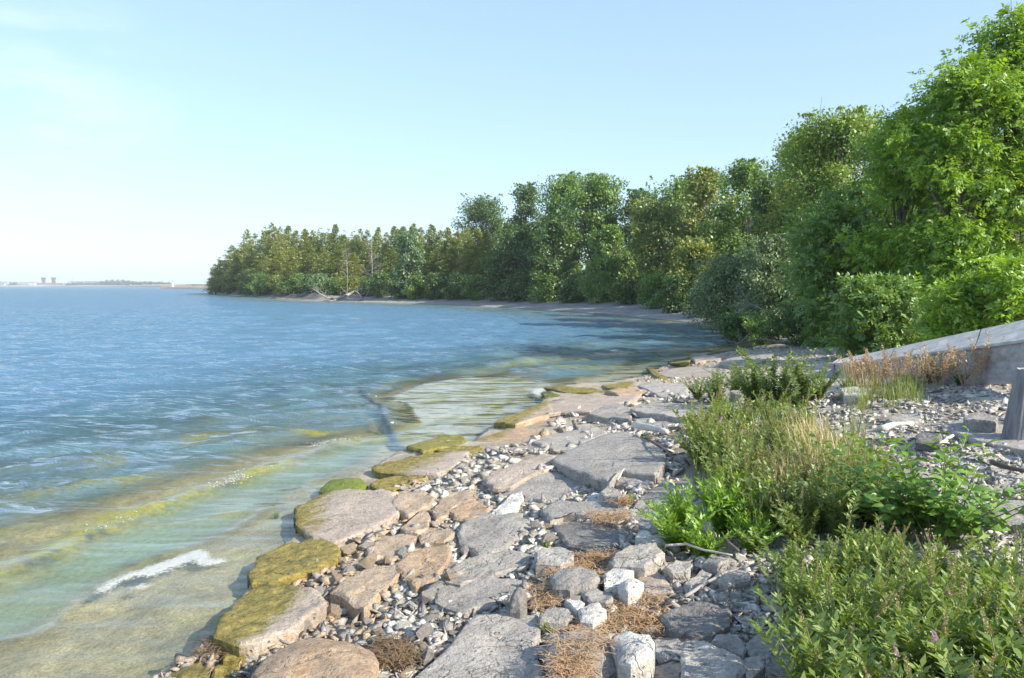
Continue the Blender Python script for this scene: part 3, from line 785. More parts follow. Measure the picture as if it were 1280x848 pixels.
B('ash_tree', 'bright ash tree between the knotted ash and the tallest tree', 'tree', 1194, 18.0, 84, 170, 'ash', 24, .10, 54000, .0, 30, compound=True, taper=.55)
B('ash_tree', 'tallest ash tree at the edge of the frame', 'tree', 1264, 18.5, 20, 205, 'ash', 25, .105, 62000, .0, 32, compound=True, taper=.6)
B('ash_tree', 'ash tree outside the row behind the ramp', 'tree', 1400, 20, 60, 190, 'ash', 26, .17, 11000, .02, 36, compound=True)
B('ash_sapling', 'low bright ash sapling behind the concrete ramp', 'bush', 1195, 14.2, 352, 100, 'ash', 27, .1, 14000, 0, 24, compound=True)
B('ash_sapling', 'dark leafy sapling behind the low end of the ramp', 'bush', 1095, 16.5, 352, 120, 'mid', 28, .1, 16000, 0, 26, compound=True)
B('ash_sapling', 'bright leafy sapling behind the high end of the ramp', 'bush', 1262, 13.6, 330, 90, 'ash', 29, .1, 12000, 0, 22, compound=True)
B('leafy_shrub', 'dark fallen bush dipping into the cove water', 'bush', 928, 30.5, 392, 66, 'dark', 30, .14, 5000, 0, 18)
B('leafy_shrub', 'low dark shrub reaching down to the long cove ledge', 'shrub', 1004, 23.5, 372, 96, 'dark', 33, .12, 5200, 0, 16)
B('leafy_shrub', 'dark shrub between the fallen bush and the long cove ledge', 'shrub', 962, 27, 396, 66, 'mid', 34, .12, 3600, 0, 14)
# undergrowth along the top of the beach
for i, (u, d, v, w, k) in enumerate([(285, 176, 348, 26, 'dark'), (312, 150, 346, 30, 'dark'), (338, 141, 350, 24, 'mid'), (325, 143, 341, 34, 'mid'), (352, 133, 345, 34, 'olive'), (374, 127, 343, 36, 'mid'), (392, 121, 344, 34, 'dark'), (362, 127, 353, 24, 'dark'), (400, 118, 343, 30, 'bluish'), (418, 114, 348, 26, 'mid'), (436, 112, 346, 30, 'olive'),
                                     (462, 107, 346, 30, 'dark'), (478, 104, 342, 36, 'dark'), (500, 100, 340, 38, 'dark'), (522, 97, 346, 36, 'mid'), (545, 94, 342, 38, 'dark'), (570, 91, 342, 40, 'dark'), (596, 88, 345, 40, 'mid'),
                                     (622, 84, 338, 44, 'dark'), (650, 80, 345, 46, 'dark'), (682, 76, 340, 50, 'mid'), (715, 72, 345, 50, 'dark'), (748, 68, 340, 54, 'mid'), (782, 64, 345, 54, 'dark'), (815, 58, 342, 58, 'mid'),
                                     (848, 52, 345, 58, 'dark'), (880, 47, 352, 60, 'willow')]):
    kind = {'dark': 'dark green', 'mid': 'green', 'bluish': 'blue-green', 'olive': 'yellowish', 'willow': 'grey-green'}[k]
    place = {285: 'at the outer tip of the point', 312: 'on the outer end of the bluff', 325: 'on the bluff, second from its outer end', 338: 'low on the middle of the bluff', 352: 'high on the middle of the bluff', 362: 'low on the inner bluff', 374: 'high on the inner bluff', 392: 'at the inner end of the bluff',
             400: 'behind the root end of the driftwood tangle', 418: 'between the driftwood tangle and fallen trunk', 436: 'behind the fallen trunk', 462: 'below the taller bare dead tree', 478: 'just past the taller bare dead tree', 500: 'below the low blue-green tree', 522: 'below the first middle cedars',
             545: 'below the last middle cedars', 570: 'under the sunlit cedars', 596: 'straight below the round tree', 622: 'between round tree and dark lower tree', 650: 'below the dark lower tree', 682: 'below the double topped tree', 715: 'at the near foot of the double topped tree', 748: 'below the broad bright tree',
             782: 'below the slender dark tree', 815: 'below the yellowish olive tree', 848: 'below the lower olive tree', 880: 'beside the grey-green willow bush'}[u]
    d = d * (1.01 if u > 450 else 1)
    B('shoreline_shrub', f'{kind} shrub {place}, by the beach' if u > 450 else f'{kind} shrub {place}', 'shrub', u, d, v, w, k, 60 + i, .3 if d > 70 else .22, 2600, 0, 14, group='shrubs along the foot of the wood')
# deeper wood: one mass that nobody could count
def deep_wood():
    P = []
    for k in range(850):
        u = RNG.uniform(470, 1500); d = RNG.uniform(0, 1)
        d = np.interp(u, [470, 640, 800, 940, 1060, 1500], [118, 100, 80, 58, 40, 30]) + d * 30
        x = (u - CX) / FPX * d; z = h1(x, d); top = np.interp(u, [470, 600, 700, 850, 940, 1060, 1180, 1280, 1500], [312, 310, 280, 268, 262, 235, 190, 150, 150])
        hh = (at_depth(u, top, d)[2] - z) * .95; c = np.array([x, d, z + hh * RNG.uniform(.05, .95)]); R = RNG.uniform(.8, 1.6)
        P.append(c + rdir(40) * (R * RNG.uniform(.2, 1, 40) ** .5)[:, None])
    P = np.vstack(P); k = len(P)
    return leaves('deep_wood', P, rdir(k), rdir(k) + [0, 0, .8], RNG.uniform(.3, .6, k), RNG.uniform(.2, .4, k), LEAF['dark'])
tag(obj('deep_wood', deep_wood()), 'dark mass of woodland filling in behind the shoreline trees', 'woodland', kind='stuff')

# dead trees, fallen trunk, bleached branches
def dead_branching(m, r, p, dvec, ln, rad, lev):
    q = p + dvec * ln; mid = p.lerp(q, .5) + Vector(r.normal(0, .07 * ln, 3)); m.tube([p, mid, q], [rad, rad * .75, rad * .5], 6 if lev > 1 else 4)
    if lev == 0: return
    for i in range(3 if lev > 1 else 2):
        dd = (dvec + Vector(r.normal(0, .55, 3))).normalized(); dead_branching(m, r, p.lerp(q, float(r.uniform(.45, 1))), dd, ln * float(r.uniform(.45, .75)), rad * .5, lev - 1)
def snag(u, d, vtop, vbase, seed, label):
    r = np.random.default_rng(seed); x = (u - CX) / FPX * d; z = h1(x, d); H = at_depth(u, vtop, d)[2] - z
    t = thing('dead_tree', label, 'dead tree', (x, d, z)); m = MB(); m.tube([(0, 0, -.3), (.1, 0, H * .5), (0, .1, H)], [.10 * H / 9, .065 * H / 9, .02], 7); obj('trunk', m.mesh('trunk', M_DEADW, True), t)
    zb = max(.5, at_depth(u, vbase, d)[2] - z)
    for i in range(17):
        m = MB(); a = r.uniform(0, 6.28); zz = float(r.uniform(zb, H * .95)); dead_branching(m, r, Vector((0, 0, zz)), Vector((math.cos(a), math.sin(a), r.uniform(.5, 1.1))).normalized(), (H - zb) * .26 * (1.3 - zz / H * .8), .035 * H / 9, 2)
        obj('branch', m.mesh('branch', M_DEADW, True), t)
snag(465, 109, 300, 352, 5, 'bare pale grey dead tree standing among the cedars')
snag(434, 110, 314, 352, 6, 'smaller bare dead tree near the base of the cedars')
snag(1000, 29, 272, 318, 9, 'bleached dead treetop sticking out of the green trees')
def fallen(label, pts, rads, seeds, name='fallen_tree', cat='fallen tree', mat=None, limb=.9, tips=6):
    """pts = [(u, v, depth)] along the trunk, root end first"""
    P = [Vector(at_depth(*p)) for p in pts]; base = P[-1].copy(); r = np.random.default_rng(seeds)
    t = thing(name, label, cat, base); P = [p - base for p in P]
    m = MB(); m.tube(P, rads, 8); obj('trunk', m.mesh('trunk', mat or M_DEADW, True), t)
    for i in range(tips):
        m = MB(); k = r.integers(len(P) // 2, len(P)); a = P[k]; dv = (P[-1] - P[0]).normalized()
        d0 = (dv * .7 + Vector(r.normal(0, .6, 3)) + Vector((0, 0, .35))).normalized(); dead_branching(m, r, a, d0, limb * float(r.uniform(.7, 1.4)), rads[-1] * .55, 2)
        obj('branch', m.mesh('branch', mat or M_DEADW, True), t)
fallen('thick white fallen trunk slanting down into the lake from the wooded point', [(455, 360, 110), (434, 369, 107), (416, 376.0, 104)], [.25, .21, .16], 3, limb=.8, tips=4)
fallen('tangle of bleached branches lying in the water by the fallen trunk', [(420, 375, 106), (408, 372, 105), (398, 366, 104)], [.16, .11, .06], 4, name='driftwood_tangle', cat='driftwood', limb=.75, tips=9)
fallen('grey forked driftwood stump on the beach past the fallen trunk', [(448, 377.5, 102), (453, 374, 102), (450, 369, 102)], [.22, .16, .1], 8, name='driftwood_stump', cat='driftwood', limb=.7, tips=4)
fallen('long bleached branch arching over the cove water', [(978, 402, 29), (955, 388, 29), (938, 380, 29), (920, 392, 29)], [.035, .03, .025, .018], 11, name='bleached_branch', cat='dead branch', limb=.6, tips=6)
fallen('forked pale branch reaching down beside the dark fallen bush', [(975, 385, 28), (962, 398, 28), (948, 406, 28), (925, 429, 28)], [.035, .03, .025, .018], 12, name='bleached_branch', cat='dead branch', limb=.5, tips=5)
fallen('bare grey twigs hooked out of the willow bush', [(958, 352, 34), (944, 330, 33), (936, 314, 32.5)], [.035, .03, .018], 13, name='bleached_branch', cat='dead branch', limb=.5, tips=5)

# ------------------------------------------------------------------ rock
def rock_mat():
    m, nt, out = newmat('limestone'); n = N(nt)
    p = n('BsdfPrincipled'); p.inputs['Roughness'].default_value = 0.85
    oc = n('TexCoord').outputs['Object']; rnd = n('ObjectInfo').outputs['Random']
    off = n('VectorMath', operation='ADD'); n.l(oc, off.inputs[0])
    cmb = n('CombineXYZ'); q = n.math('MULTIPLY', rnd, 37.0)
    for i in range(3): n.l(q, cmb.inputs[i])
    n.l(cmb.outputs[0], off.inputs[1]); v = off.outputs[0]
    big = n.noise(v, 4.5, 5, 0.65, 0.6); fine = n.noise(v, 38, 5, 0.7); grain = n.noise(v, 140, 2, 0.6)
    vor = n('TexVoronoi'); vor.inputs['Scale'].default_value = 26.0; n.l(v, vor.inputs['Vector'])
    c = n.attr('col').outputs['Color']
    c = n.mix(1.0, c, n.mix(n.rng(big, 0.3, 0.7), (0.72, 0.70, 0.68), (1.22, 1.2, 1.18)), 'MULTIPLY')
    c = n.mix(1.0, c, n.mix(n.rng(fine, 0.32, 0.66), (0.60, 0.59, 0.58), (1.32, 1.31, 1.29)), 'MULTIPLY')
    c = n.mix(n.math('MULTIPLY', n.rng(n.noise(v, 11, 4, 0.7), 0.56, 0.66), n.attr('rust').outputs['Fac']), c, (0.42, 0.22, 0.08))
    pit = n.math('MULTIPLY', n.rng(vor.outputs['Distance'], 0.12, 0.30, 1.0, 0.0), n.rng(n.noise(v, 6, 3, 0.6), 0.46, 0.60))
    c = n.mix(n.math('MULTIPLY', pit, 0.7), c, (0.11, 0.10, 0.09))
    c = n.mix(n.math('MULTIPLY', n.rng(fine, 0.58, 0.66), 0.5), c, (0.10, 0.095, 0.09))                 # dark lichen flecks
    c = n.mix(n.math('MULTIPLY', n.rng(n.noise(v, 17, 4, 0.7), 0.60, 0.70), 0.30), c, (0.62, 0.60, 0.56))  # pale flecks
    al = n.math('ADD', n.math('MULTIPLY', n.attr('algae').outputs['Fac'], 1.7), n.math('MULTIPLY', n.rng(n.noise(v, 8, 6, 0.75), 0.3, 0.7, -0.95, 0.35), 1.0))
    alc = n.mix(n.rng(n.noise(v, 14, 4, 0.7), 0.38, 0.62), (0.15, 0.125, 0.025), (0.36, 0.275, 0.065))
    alc = n.mix(n.attr('green').outputs['Fac'], alc, (0.15, 0.21, 0.02))
    alc = n.mix(1.0, alc, n.mix(n.rng(fine, 0.3, 0.68), (0.6, 0.6, 0.6), (1.3, 1.3, 1.3)), 'MULTIPLY')
    c = n.mix(n.rng(al, 0.25, 1.05), c, alc)
    dv = n('VectorMath', operation='MULTIPLY_ADD'); wn_ = n('TexNoise'); wn_.inputs['Scale'].default_value = 5.0; wn_.inputs['Detail'].default_value = 4.0; n.l(v, wn_.inputs['Vector'])
    n.l(wn_.outputs['Color'], dv.inputs[0]); dv.inputs[1].default_value = (.35, .35, .35); n.l(v, dv.inputs[2])
    ck = n('TexVoronoi', feature='DISTANCE_TO_EDGE'); ck.inputs['Scale'].default_value = 2.1; n.l(dv.outputs[0], ck.inputs['Vector'])
    crack = n.math('MULTIPLY', n.rng(ck.outputs['Distance'], 0.002, 0.014, 1.0, 0.0), n.rng(n.noise(v, 2.3, 2, 0.5), 0.50, 0.64))
    c = n.mix(n.math('MULTIPLY', crack, 0.38), c, (0.12, 0.11, 0.10))
    zz = n('SeparateXYZ'); n.l(n('NewGeometry').outputs['Position'], zz.inputs[0])                       # black-green slime in the splash zone just over the lake
    wet = n.math('MULTIPLY', n.rng(n.math('ADD', zz.outputs[2], n.rng(big, .3, .7, -.03, .03)), 0.02, 0.085, 1.0, 0.0), 0.8)
    c = n.mix(wet, c, (0.045, 0.045, 0.018))
    n.l(c, p.inputs['Base Color'])
    h = n.math('SUBTRACT', n.math('ADD', n.math('MULTIPLY', big, 0.6), n.math('ADD', n.math('MULTIPLY', fine, 0.5), n.math('MULTIPLY', grain, 0.16))), n.math('ADD', n.math('MULTIPLY', crack, 0.4), n.math('MULTIPLY', pit, 0.25)))
    b = n('Bump'); b.inputs['Strength'].default_value = 0.9; b.inputs['Distance'].default_value = 0.040
    n.l(h, b.inputs['Height']); n.l(b.outputs[0], p.inputs['Normal'])
    n.l(p.outputs[0], out.inputs[0]); return m
ROCK = rock_mat()
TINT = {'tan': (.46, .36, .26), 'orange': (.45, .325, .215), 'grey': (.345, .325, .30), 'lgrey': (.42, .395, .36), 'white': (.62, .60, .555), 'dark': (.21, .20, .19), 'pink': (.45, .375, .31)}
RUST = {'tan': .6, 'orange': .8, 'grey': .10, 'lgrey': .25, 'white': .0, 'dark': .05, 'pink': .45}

SLABS = []       # (short phrase, px polygon, world xy polygon)
def slab(short, label, tint, alg, up, pts, name='flat_rock', green=0.0, th=None, crown=0.0, seed=[0], group=None):
    seed[0] += 1; sd = seed[0] * 7.3
    up *= 0.62 if name == 'boulder' else 0.34
    U = np.array(pts, float); cu = U.mean(0)
    c = on_ground(cu[0], cu[1], up)
    e = 0.5; gx_ = (h1(c[0] + e, c[1]) - h1(c[0] - e, c[1])) / (2 * e); gy_ = (h1(c[0], c[1] + e) - h1(c[0], c[1] - e)) / (2 * e)
    gx_, gy_ = np.clip(gx_, -.2, .2) * .8, np.clip(gy_, -.2, .2) * .8
    W_ = []
    for u, v in pts:                                    # the pixel's ray on the slab's own gently tilted plane
        d = ray(u, v); t = (c[2] - H_CAM - gx_ * c[0] - gy_ * c[1]) / (d[2] - gx_ * d[0] - gy_ * d[1])
        W_.append((d[0] * t, d[1] * t))
    P = np.array(W_); ar = 0.5 * np.sum(P[:, 0] * np.roll(P[:, 1], -1) - np.roll(P[:, 0], -1) * P[:, 1])
    if ar < 0: P = P[::-1]
    o = P.mean(0); per = np.hypot(*(np.roll(P, -1, 0) - P).T).sum(); step = max(per / 60, 0.02)
    Q = []
    for i in range(len(P)):
        a, b = P[i], P[(i + 1) % len(P)]; k = max(1, int(round(np.hypot(*(b - a)) / step)))
        for j in range(k): Q.append(a + (b - a) * j / k)
    Q = np.array(Q) - o
    R = np.hypot(*Q.T); size = math.sqrt(abs(ar)); r_ = np.random.default_rng(int(sd * 10)); m_ = len(Q)
    kn = np.sort(r_.choice(m_, max(6, m_ // 4), replace=False)); jit = np.interp(np.arange(m_), np.r_[kn - m_, kn, kn + m_], np.tile(r_.normal(0, .042, len(kn)), 3))   # broken, straight-sided edge
    jit += 0.02 * np.array([noise.noise(Vector((q[0] * 16 / size, q[1] * 16 / size, sd))) for q in Q])
    Q = Q * ((1.02 if alg > .5 else 1.075) + jit)[:, None]; R = np.hypot(*Q.T)
    th = th or max(up + 0.10, 0.10); bev = min(0.016, 0.07 * size)
    n_ = len(Q); V, rings = [], []
    top0 = c[2] - gx_ * (c[0] - o[0]) - gy_ * (c[1] - o[1])
    def zt(q, amp=1.0):
        w = Vector((q[0], q[1], sd))
        return top0 + gx_ * q[0] + gy_ * q[1] + amp * (0.018 * noise.fractal(w * (2.2 / max(size, .3)), 0.8, 2.0, 5) + 0.007 * noise.noise(w * 14))
    und = 0.9 + 0.12 * np.array([noise.noise(Vector((q[0] * 4 / size, q[1] * 4 / size, sd + 9))) for q in Q])
    prof = [(und - .02, -th, 0), (und + .05, -th * .62, 0), (und * 0 + 1.0, -th * .30, 0), (und * 0 + 1.005, -bev * .7, .5)]
    for f, dz, a in prof:
        ring = []
        for i, q in enumerate(Q):
            g = np.broadcast_to(f, (n_,))[i]; k_ = g * (1 + 0.02 * noise.noise(Vector((q[0] * 11, q[1] * 11, dz * 20 + sd))))
            ring.append(len(V)); V.append((q[0] * k_, q[1] * k_, zt(q, a) + dz))
        rings.append(ring)
    for f in (None, .86, .7, .52, .34, .17):
        ring = []
        for i, q in enumerate(Q):
            k_ = 1 - bev / max(R[i], bev * 1.3) if f is None else f * (1 + .05 * noise.noise(Vector((i * .9, f * 9, sd))))
            if f is not None: k_ = min(k_, (1 - bev / max(R[i], bev * 1.3)) * .985)
            w = q * k_; ring.append(len(V)); V.append((w[0], w[1], zt(w) + crown * (1 - k_ ** 2)))
        rings.append(ring)
    cen = len(V); V.append((0, 0, zt((0, 0)) + crown))
    F, sm = [], []
    for a, b in zip(rings[:-1], rings[1:]):
        for i in range(n_): F.append((a[i], a[(i + 1) % n_], b[(i + 1) % n_], b[i])); sm.append(len(F) > 4 * n_)
    for i in range(n_): F.append((rings[-1][i], rings[-1][(i + 1) % n_], cen)); sm.append(True)
    F.append(tuple(rings[0][::-1])); sm.append(False)
    Va = np.array(V); Va[:, 2] -= c[2]
    me = mesh(name, Va, F, ROCK); me.polygons.foreach_set('use_smooth', np.array(sm, dtype=bool))
    s_ = shore_s(Va[:, 0] + o[0], Va[:, 1] + o[1]); lo, hi = s_.min(), s_.max(); t = (s_ - lo) / max(hi - lo, .05)
    al = np.clip((alg * 1.5 - t) * 2.2 + 0.25, 0, 1) * min(1, alg * 4)
    tc_ = np.array(TINT[tint]) * (1 + 0.10 * noise.noise(Vector((sd, 3, 1))))
    warm = np.clip(1 - (s_ - 0.6) / 1.6, 0, 1)[:, None] * 0.35 if tint in ('grey', 'lgrey') else 0
    cattr(me, 'col', np.zeros((len(Va), 3)) + tc_ * (1 - warm) + np.array(TINT['tan']) * warm); fattr(me, 'algae', al)
    fattr(me, 'green', np.full(len(Va), green)); fattr(me, 'rust', np.full(len(Va), RUST[tint]))
    ob = obj(name, me, None, (o[0], o[1], c[2])); tag(ob, label, 'boulder' if name == 'boulder' else 'rock', group or 'slabs and boulders of the rocky shore')
    SLABS.append((short, U, Q + o, (o[0], o[1]))); return ob

# by the water, near to far
slab('olive wet ledge', 'olive algae covered ledge at the water edge, nearest the camera', 'tan', 1, .05, [(195, 870), (209, 842), (241, 829), (262, 831), (262, 870)])
slab('split olive ledge', 'olive ledge split by a joint from the nearest wet ledge', 'tan', 1, .05, [(264, 832), (290, 825), (304, 824), (301, 829), (294, 860), (264, 862)])
slab('small mossy block', 'small mossy block tucked under the mottled boulder', 'tan', 1, .08, [(278, 817), (286, 812), (307, 810), (305, 823), (290, 825), (279, 825)], name='boulder')
slab('mottled mossy slab', 'mottled olive and pink slab with moss on its water side', 'pink', .55, .20, [(267, 795), (269, 782), (273, 769), (290, 755), (312, 739), (330, 732), (346, 729), (369, 732), (393, 738), (409, 750), (404, 760), (388, 771), (374, 782), (360, 790), (342, 795), (327, 803), (299, 807), (280, 803)], th=.34)
slab('pill shaped ochre slab', 'pill shaped ochre slab coated in algae, tapering over the water', 'tan', 1, .16, [(310, 716), (318, 708), (322, 694), (340, 687), (360, 680), (389, 674), (406, 672), (421, 679), (425, 688), (417, 700), (389, 712), (360, 721), (336, 729), (318, 727)], th=.32)
slab('wide pink slab', 'wide pinkish slab with an olive mossy nose and dark water side', 'pink', .26, .22, [(371, 636), (384, 628), (398, 621), (418, 616), (435, 613), (455, 612), (473, 613), (490, 616), (496, 631), (490, 641), (466, 653), (451, 663), (430, 670), (417, 673), (396, 670), (386, 661), (376, 652)], th=.40)
slab('tan block', 'tan block with straight edges wedged against the wide pink slab', 'tan', .05, .20, [(490, 630), (498, 619), (511, 615), (530, 614), (544, 621), (537, 631), (511, 643), (497, 639)], th=.3)
slab('yellow topped ledge', 'long ledge with yellow-green top and pink broken front by the water', 'pink', .5, .15, [(469, 581), (485, 577), (503, 574), (530, 568), (558, 565), (581, 565), (582, 571), (573, 577), (558, 586), (545, 591), (511, 592), (496, 590), (477, 588)], th=.30)
slab('bright green hump', 'bright green algae hump rising beside the wide pink slab', 'tan', 1, .10, [(401, 610), (408, 603), (417, 599), (435, 598), (454, 599), (462, 606), (451, 613), (417, 618), (402, 615)], green=.8, crown=.04)
slab('low ochre ledge', 'low ochre ledge lying in front of the yellow topped ledge', 'tan', .8, .06, [(462, 605), (481, 597), (503, 593), (530, 593), (534, 597), (511, 605), (492, 612), (473, 612)])
slab('far algae ledge', 'olive algae ledge awash beyond the yellow topped ledge', 'tan', 1, .07, [(507, 558), (530, 551), (549, 546), (577, 544), (583, 549), (570, 556), (549, 561), (530, 564)], green=.25)
slab('yellow rim ledge', 'thin yellow ledge along the inner rim of the far algae ledge', 'tan', 1, .07, [(545, 563), (564, 558), (600, 557), (606, 563), (590, 567), (566, 567)])
slab('amber ramp slab', 'amber ramp slab sloping down to an olive water edge', 'orange', .28, .10, [(588, 554), (617, 542), (645, 532), (671, 525), (690, 527), (692, 536), (673, 546), (651, 555), (635, 560), (609, 559)])
slab('dark ended ledge', 'yellow ledge with a dark undercut end facing the water', 'tan', .45, .24, [(620, 527), (632, 522), (645, 518), (671, 506), (684, 502), (690, 515), (666, 525), (645, 530)], th=.42)
slab('gold edge strip', 'gold algae strip of rock along the water behind the foam', 'tan', .95, .10, [(684, 485), (703, 483), (728, 485), (749, 487), (758, 489), (740, 491), (717, 491), (700, 489)])
slab('green wedge', 'small green wedge of rock beside the small foam patch', 'tan', 1, .05, [(677, 491), (686, 489), (701, 494), (681, 498)], green=.6)
slab('broad pink flat', 'broad flat pinkish slab spreading inland from the dark ended ledge', 'pink', .12, .12, [(686, 500), (706, 496), (726, 494), (767, 493), (800, 492), (790, 501), (768, 506), (737, 514), (703, 515), (688, 517), (676, 509)])
slab('rust brown strip', 'thin rust brown strip of rock along the far water edge', 'orange', .1, .14, [(758, 488), (775, 486), (813, 486), (812, 491), (775, 493)])
slab('orange pink boulder', 'big orange and pink boulder at the bottom of the shore', 'orange', 0, .22, [(318, 870), (321, 842), (335, 825), (350, 812), (369, 801), (397, 797), (425, 801), (450, 807), (463, 814), (469, 826), (466, 848), (458, 875)], name='boulder', th=.4, crown=.05)
slab('green nosed slab', 'tan slab with yellow broken side and faintly green nose', 'tan', .12, .18, [(415, 739), (426, 729), (438, 722), (462, 711), (491, 706), (501, 714), (491, 726), (470, 743), (455, 759), (445, 754), (430, 745)], th=.26)
slab('orange sided slab', 'orange sided slab above the green nosed slab', 'orange', 0, .16, [(494, 704), (513, 692), (540, 683), (558, 679), (564, 688), (562, 698), (551, 712), (541, 725), (521, 728), (505, 716)], th=.25)
slab('buff stepped slab', 'buff slab stepping down behind the orange sided slab', 'tan', .08, .12, [(466, 681), (481, 671), (517, 665), (523, 669), (511, 684), (492, 698), (468, 699)])
slab('narrow buff block', 'narrow buff block standing above the buff stepped slab', 'tan', 0, .15, [(503, 657), (522, 644), (530, 636), (538, 646), (534, 660), (522, 665), (508, 664)])
slab('brown oblong', 'brown oblong slab between the buff slabs and pocked grey slab', 'tan', 0, .10, [(524, 668), (539, 661), (569, 663), (568, 670), (554, 676), (527, 676)])
slab('upper tan slab', 'upper tan slab with rounded edge below the rubble', 'tan', 0, .12, [(541, 638), (551, 624), (568, 616), (586, 614), (594, 619), (586, 626), (565, 634), (559, 644), (547, 647)])
slab('russet lump', 'russet lump of rock beside the pocked grey slab', 'orange', 0, .13, [(562, 640), (571, 631), (592, 625), (606, 631), (609, 640), (600, 646), (585, 650), (568, 648)])
# grey pavement
slab('largest flat slab', 'largest flat grey slab at the bottom centre, straight sided', 'lgrey', 0, .12, [(510, 880), (521, 848), (541, 828), (570, 801), (583, 783), (596, 769), (616, 767), (638, 767), (670, 769), (672, 780), (671, 794), (664, 806), (668, 820), (674, 831), (675, 880)], th=.22)
slab('pitted grey slab', 'pitted grey slab with dark holes above the two long slabs', 'grey', 0, .12, [(573, 666), (580, 655), (589, 648), (600, 643), (625, 641), (646, 642), (659, 650), (655, 668), (637, 677), (633, 684), (615, 690), (597, 690), (578, 680)], th=.2)
slab('upper long slab', 'upper of two long grey slabs lying side by side', 'grey', 0, .14, [(557, 716), (578, 702), (612, 691), (642, 688), (664, 693), (664, 703), (640, 711), (615, 719), (581, 725), (565, 722)], th=.22)
slab('lower long slab', 'lower of two long grey slabs, above the largest flat slab', 'grey', 0, .13, [(545, 750), (551, 736), (575, 726), (612, 723), (645, 724), (661, 728), (649, 740), (632, 746), (609, 757), (581, 764), (566, 758)], th=.22)
slab('sloping pink slab', 'sloping pinkish slab at the upper edge of the rubble patch', 'pink', 0, .10, [(608, 597), (634, 584), (661, 571), (683, 566), (692, 571), (684, 586), (661, 593), (640, 606), (620, 607)])
slab('blue-grey sheet', 'blue-grey flat sheet of rock below the rough raised slab', 'grey', 0, .08, [(630, 617), (641, 602), (655, 594), (683, 590), (706, 596), (729, 599), (752, 602), (746, 609), (710, 616), (702, 624), (676, 628), (655, 621)])
slab('rough raised slab', 'rough dark grey slab raised above the rest with shadowed front', 'grey', 0, .22, [(695, 573), (717, 561), (741, 549), (756, 544), (777, 540), (795, 545), (826, 561), (829, 568), (824, 580), (812, 590), (777, 587), (763, 598), (746, 594), (720, 583)], th=.30)
slab('corner slab', 'corner slab broken off below the rough raised slab', 'grey', 0, .12, [(766, 599), (778, 590), (811, 592), (816, 600), (809, 610), (790, 608), (773, 605)])
slab('pale triangle slab', 'pale triangular slab beside the amber ramp', 'lgrey', 0, .14, [(669, 551), (681, 545), (703, 541), (726, 538), (739, 550), (715, 561), (692, 562)], th=.22)
slab('tilted pale plate', 'tilted pale plate lying in the hollow before the shadowed block', 'lgrey', 0, .07, [(717, 532), (735, 529), (758, 540), (755, 545), (741, 547), (726, 537)])
slab('shadowed block', 'thick block with a dark shadowed face turned to the camera', 'grey', 0, .26, [(735, 518), (750, 510), (773, 506), (790, 513), (787, 524), (762, 521)], th=.36)
slab('long ledge', 'long flat ledge running under the weeds with dark lower edge', 'lgrey', 0, .24, [(789, 511), (811, 505), (854, 505), (892, 514), (884, 525), (858, 523), (826, 519), (795, 514)], th=.34)
slab('step below long ledge', 'grey step of rock just below the long ledge', 'grey', 0, .12, [(792, 523), (817, 522), (850, 527), (856, 533), (832, 534), (799, 530)])
slab('weedside flat', 'flat pale slab beside the weeds near the far water edge', 'lgrey', 0, .18, [(801, 482), (817, 479), (858, 481), (860, 494), (826, 495), (811, 488)], th=.26)
slab('pale beam ledge', 'pale ledge poking out among the green weeds', 'lgrey', 0, .30, [(913, 488), (930, 486), (947, 486), (950, 491), (924, 495)], th=.34)
slab('rust foot slab', 'grey slab with shadowed underside and rusty foot below the white plate', 'grey', 0, .17, [(681, 636), (695, 626), (729, 628), (762, 629), (783, 633), (785, 639), (774, 643), (757, 641), (735, 643), (705, 642), (690, 650)], th=.24)
slab('dappled shade slab', 'dark slab in dappled shade below the rust foot slab', 'dark', 0, .12, [(696, 657), (716, 651), (747, 652), (770, 656), (783, 664), (776, 676), (757, 684), (735, 684), (713, 679), (700, 668)])  # dappled shade is put into the slab's colour by the dark tint
slab('slab under bush', 'smooth grey slab running under the bright green bush', 'grey', 0, .10, [(786, 640), (801, 620), (814, 611), (828, 604), (850, 606), (850, 640), (835, 660), (806, 664), (788, 655)])
slab('block by bush', 'bluff grey block with a white flake on top beside the bright bush', 'lgrey', 0, .18, [(763, 699), (772, 691), (788, 681), (818, 679), (828, 690), (822, 697), (805, 707), (785, 706), (768, 706)], th=.28, name='boulder')
slab('white flake', 'white flake of stone leaning on the block by the bush', 'white', 0, .27, [(795, 671), (801, 664), (818, 670), (825, 677), (812, 678), (800, 675)], th=.1)
slab('oval stone', 'oval grey stone ringed by rusty pine needles', 'grey', 0, .14, [(687, 724), (693, 717), (706, 712), (728, 709), (743, 714), (747, 722), (736, 732), (713, 736), (694, 733)], th=.22, crown=.03, name='boulder')
slab('rugged grey block', 'rugged grey block with white streaks above the oval stone', 'lgrey', 0, .17, [(670, 691), (680, 684), (700, 682), (714, 686), (716, 698), (700, 704), (672, 703)], th=.26, name='boulder')
slab('needle banked stone', 'low stone half buried in rusty needles before the shaded slab', 'grey', 0, .10, [(721, 699), (732, 696), (755, 699), (760, 703), (740, 708), (725, 705)])
slab('blue-white block', 'blue-white block beside the whitest rock', 'white', 0, .15, [(755, 718), (766, 712), (792, 712), (789, 722), (775, 730), (757, 730)], th=.24, name='boulder')
slab('whitest rock', 'whitest rough rock sitting before the tan plate', 'white', 0, .15, [(774, 734), (781, 727), (804, 728), (800, 741), (785, 745), (775, 741)], th=.24, crown=.04, name='boulder')
slab('tan plate', 'tan plate crossed by shadows right of the whitest rock', 'pink', 0, .10, [(797, 722), (815, 712), (832, 720), (841, 738), (826, 749), (808, 741)])
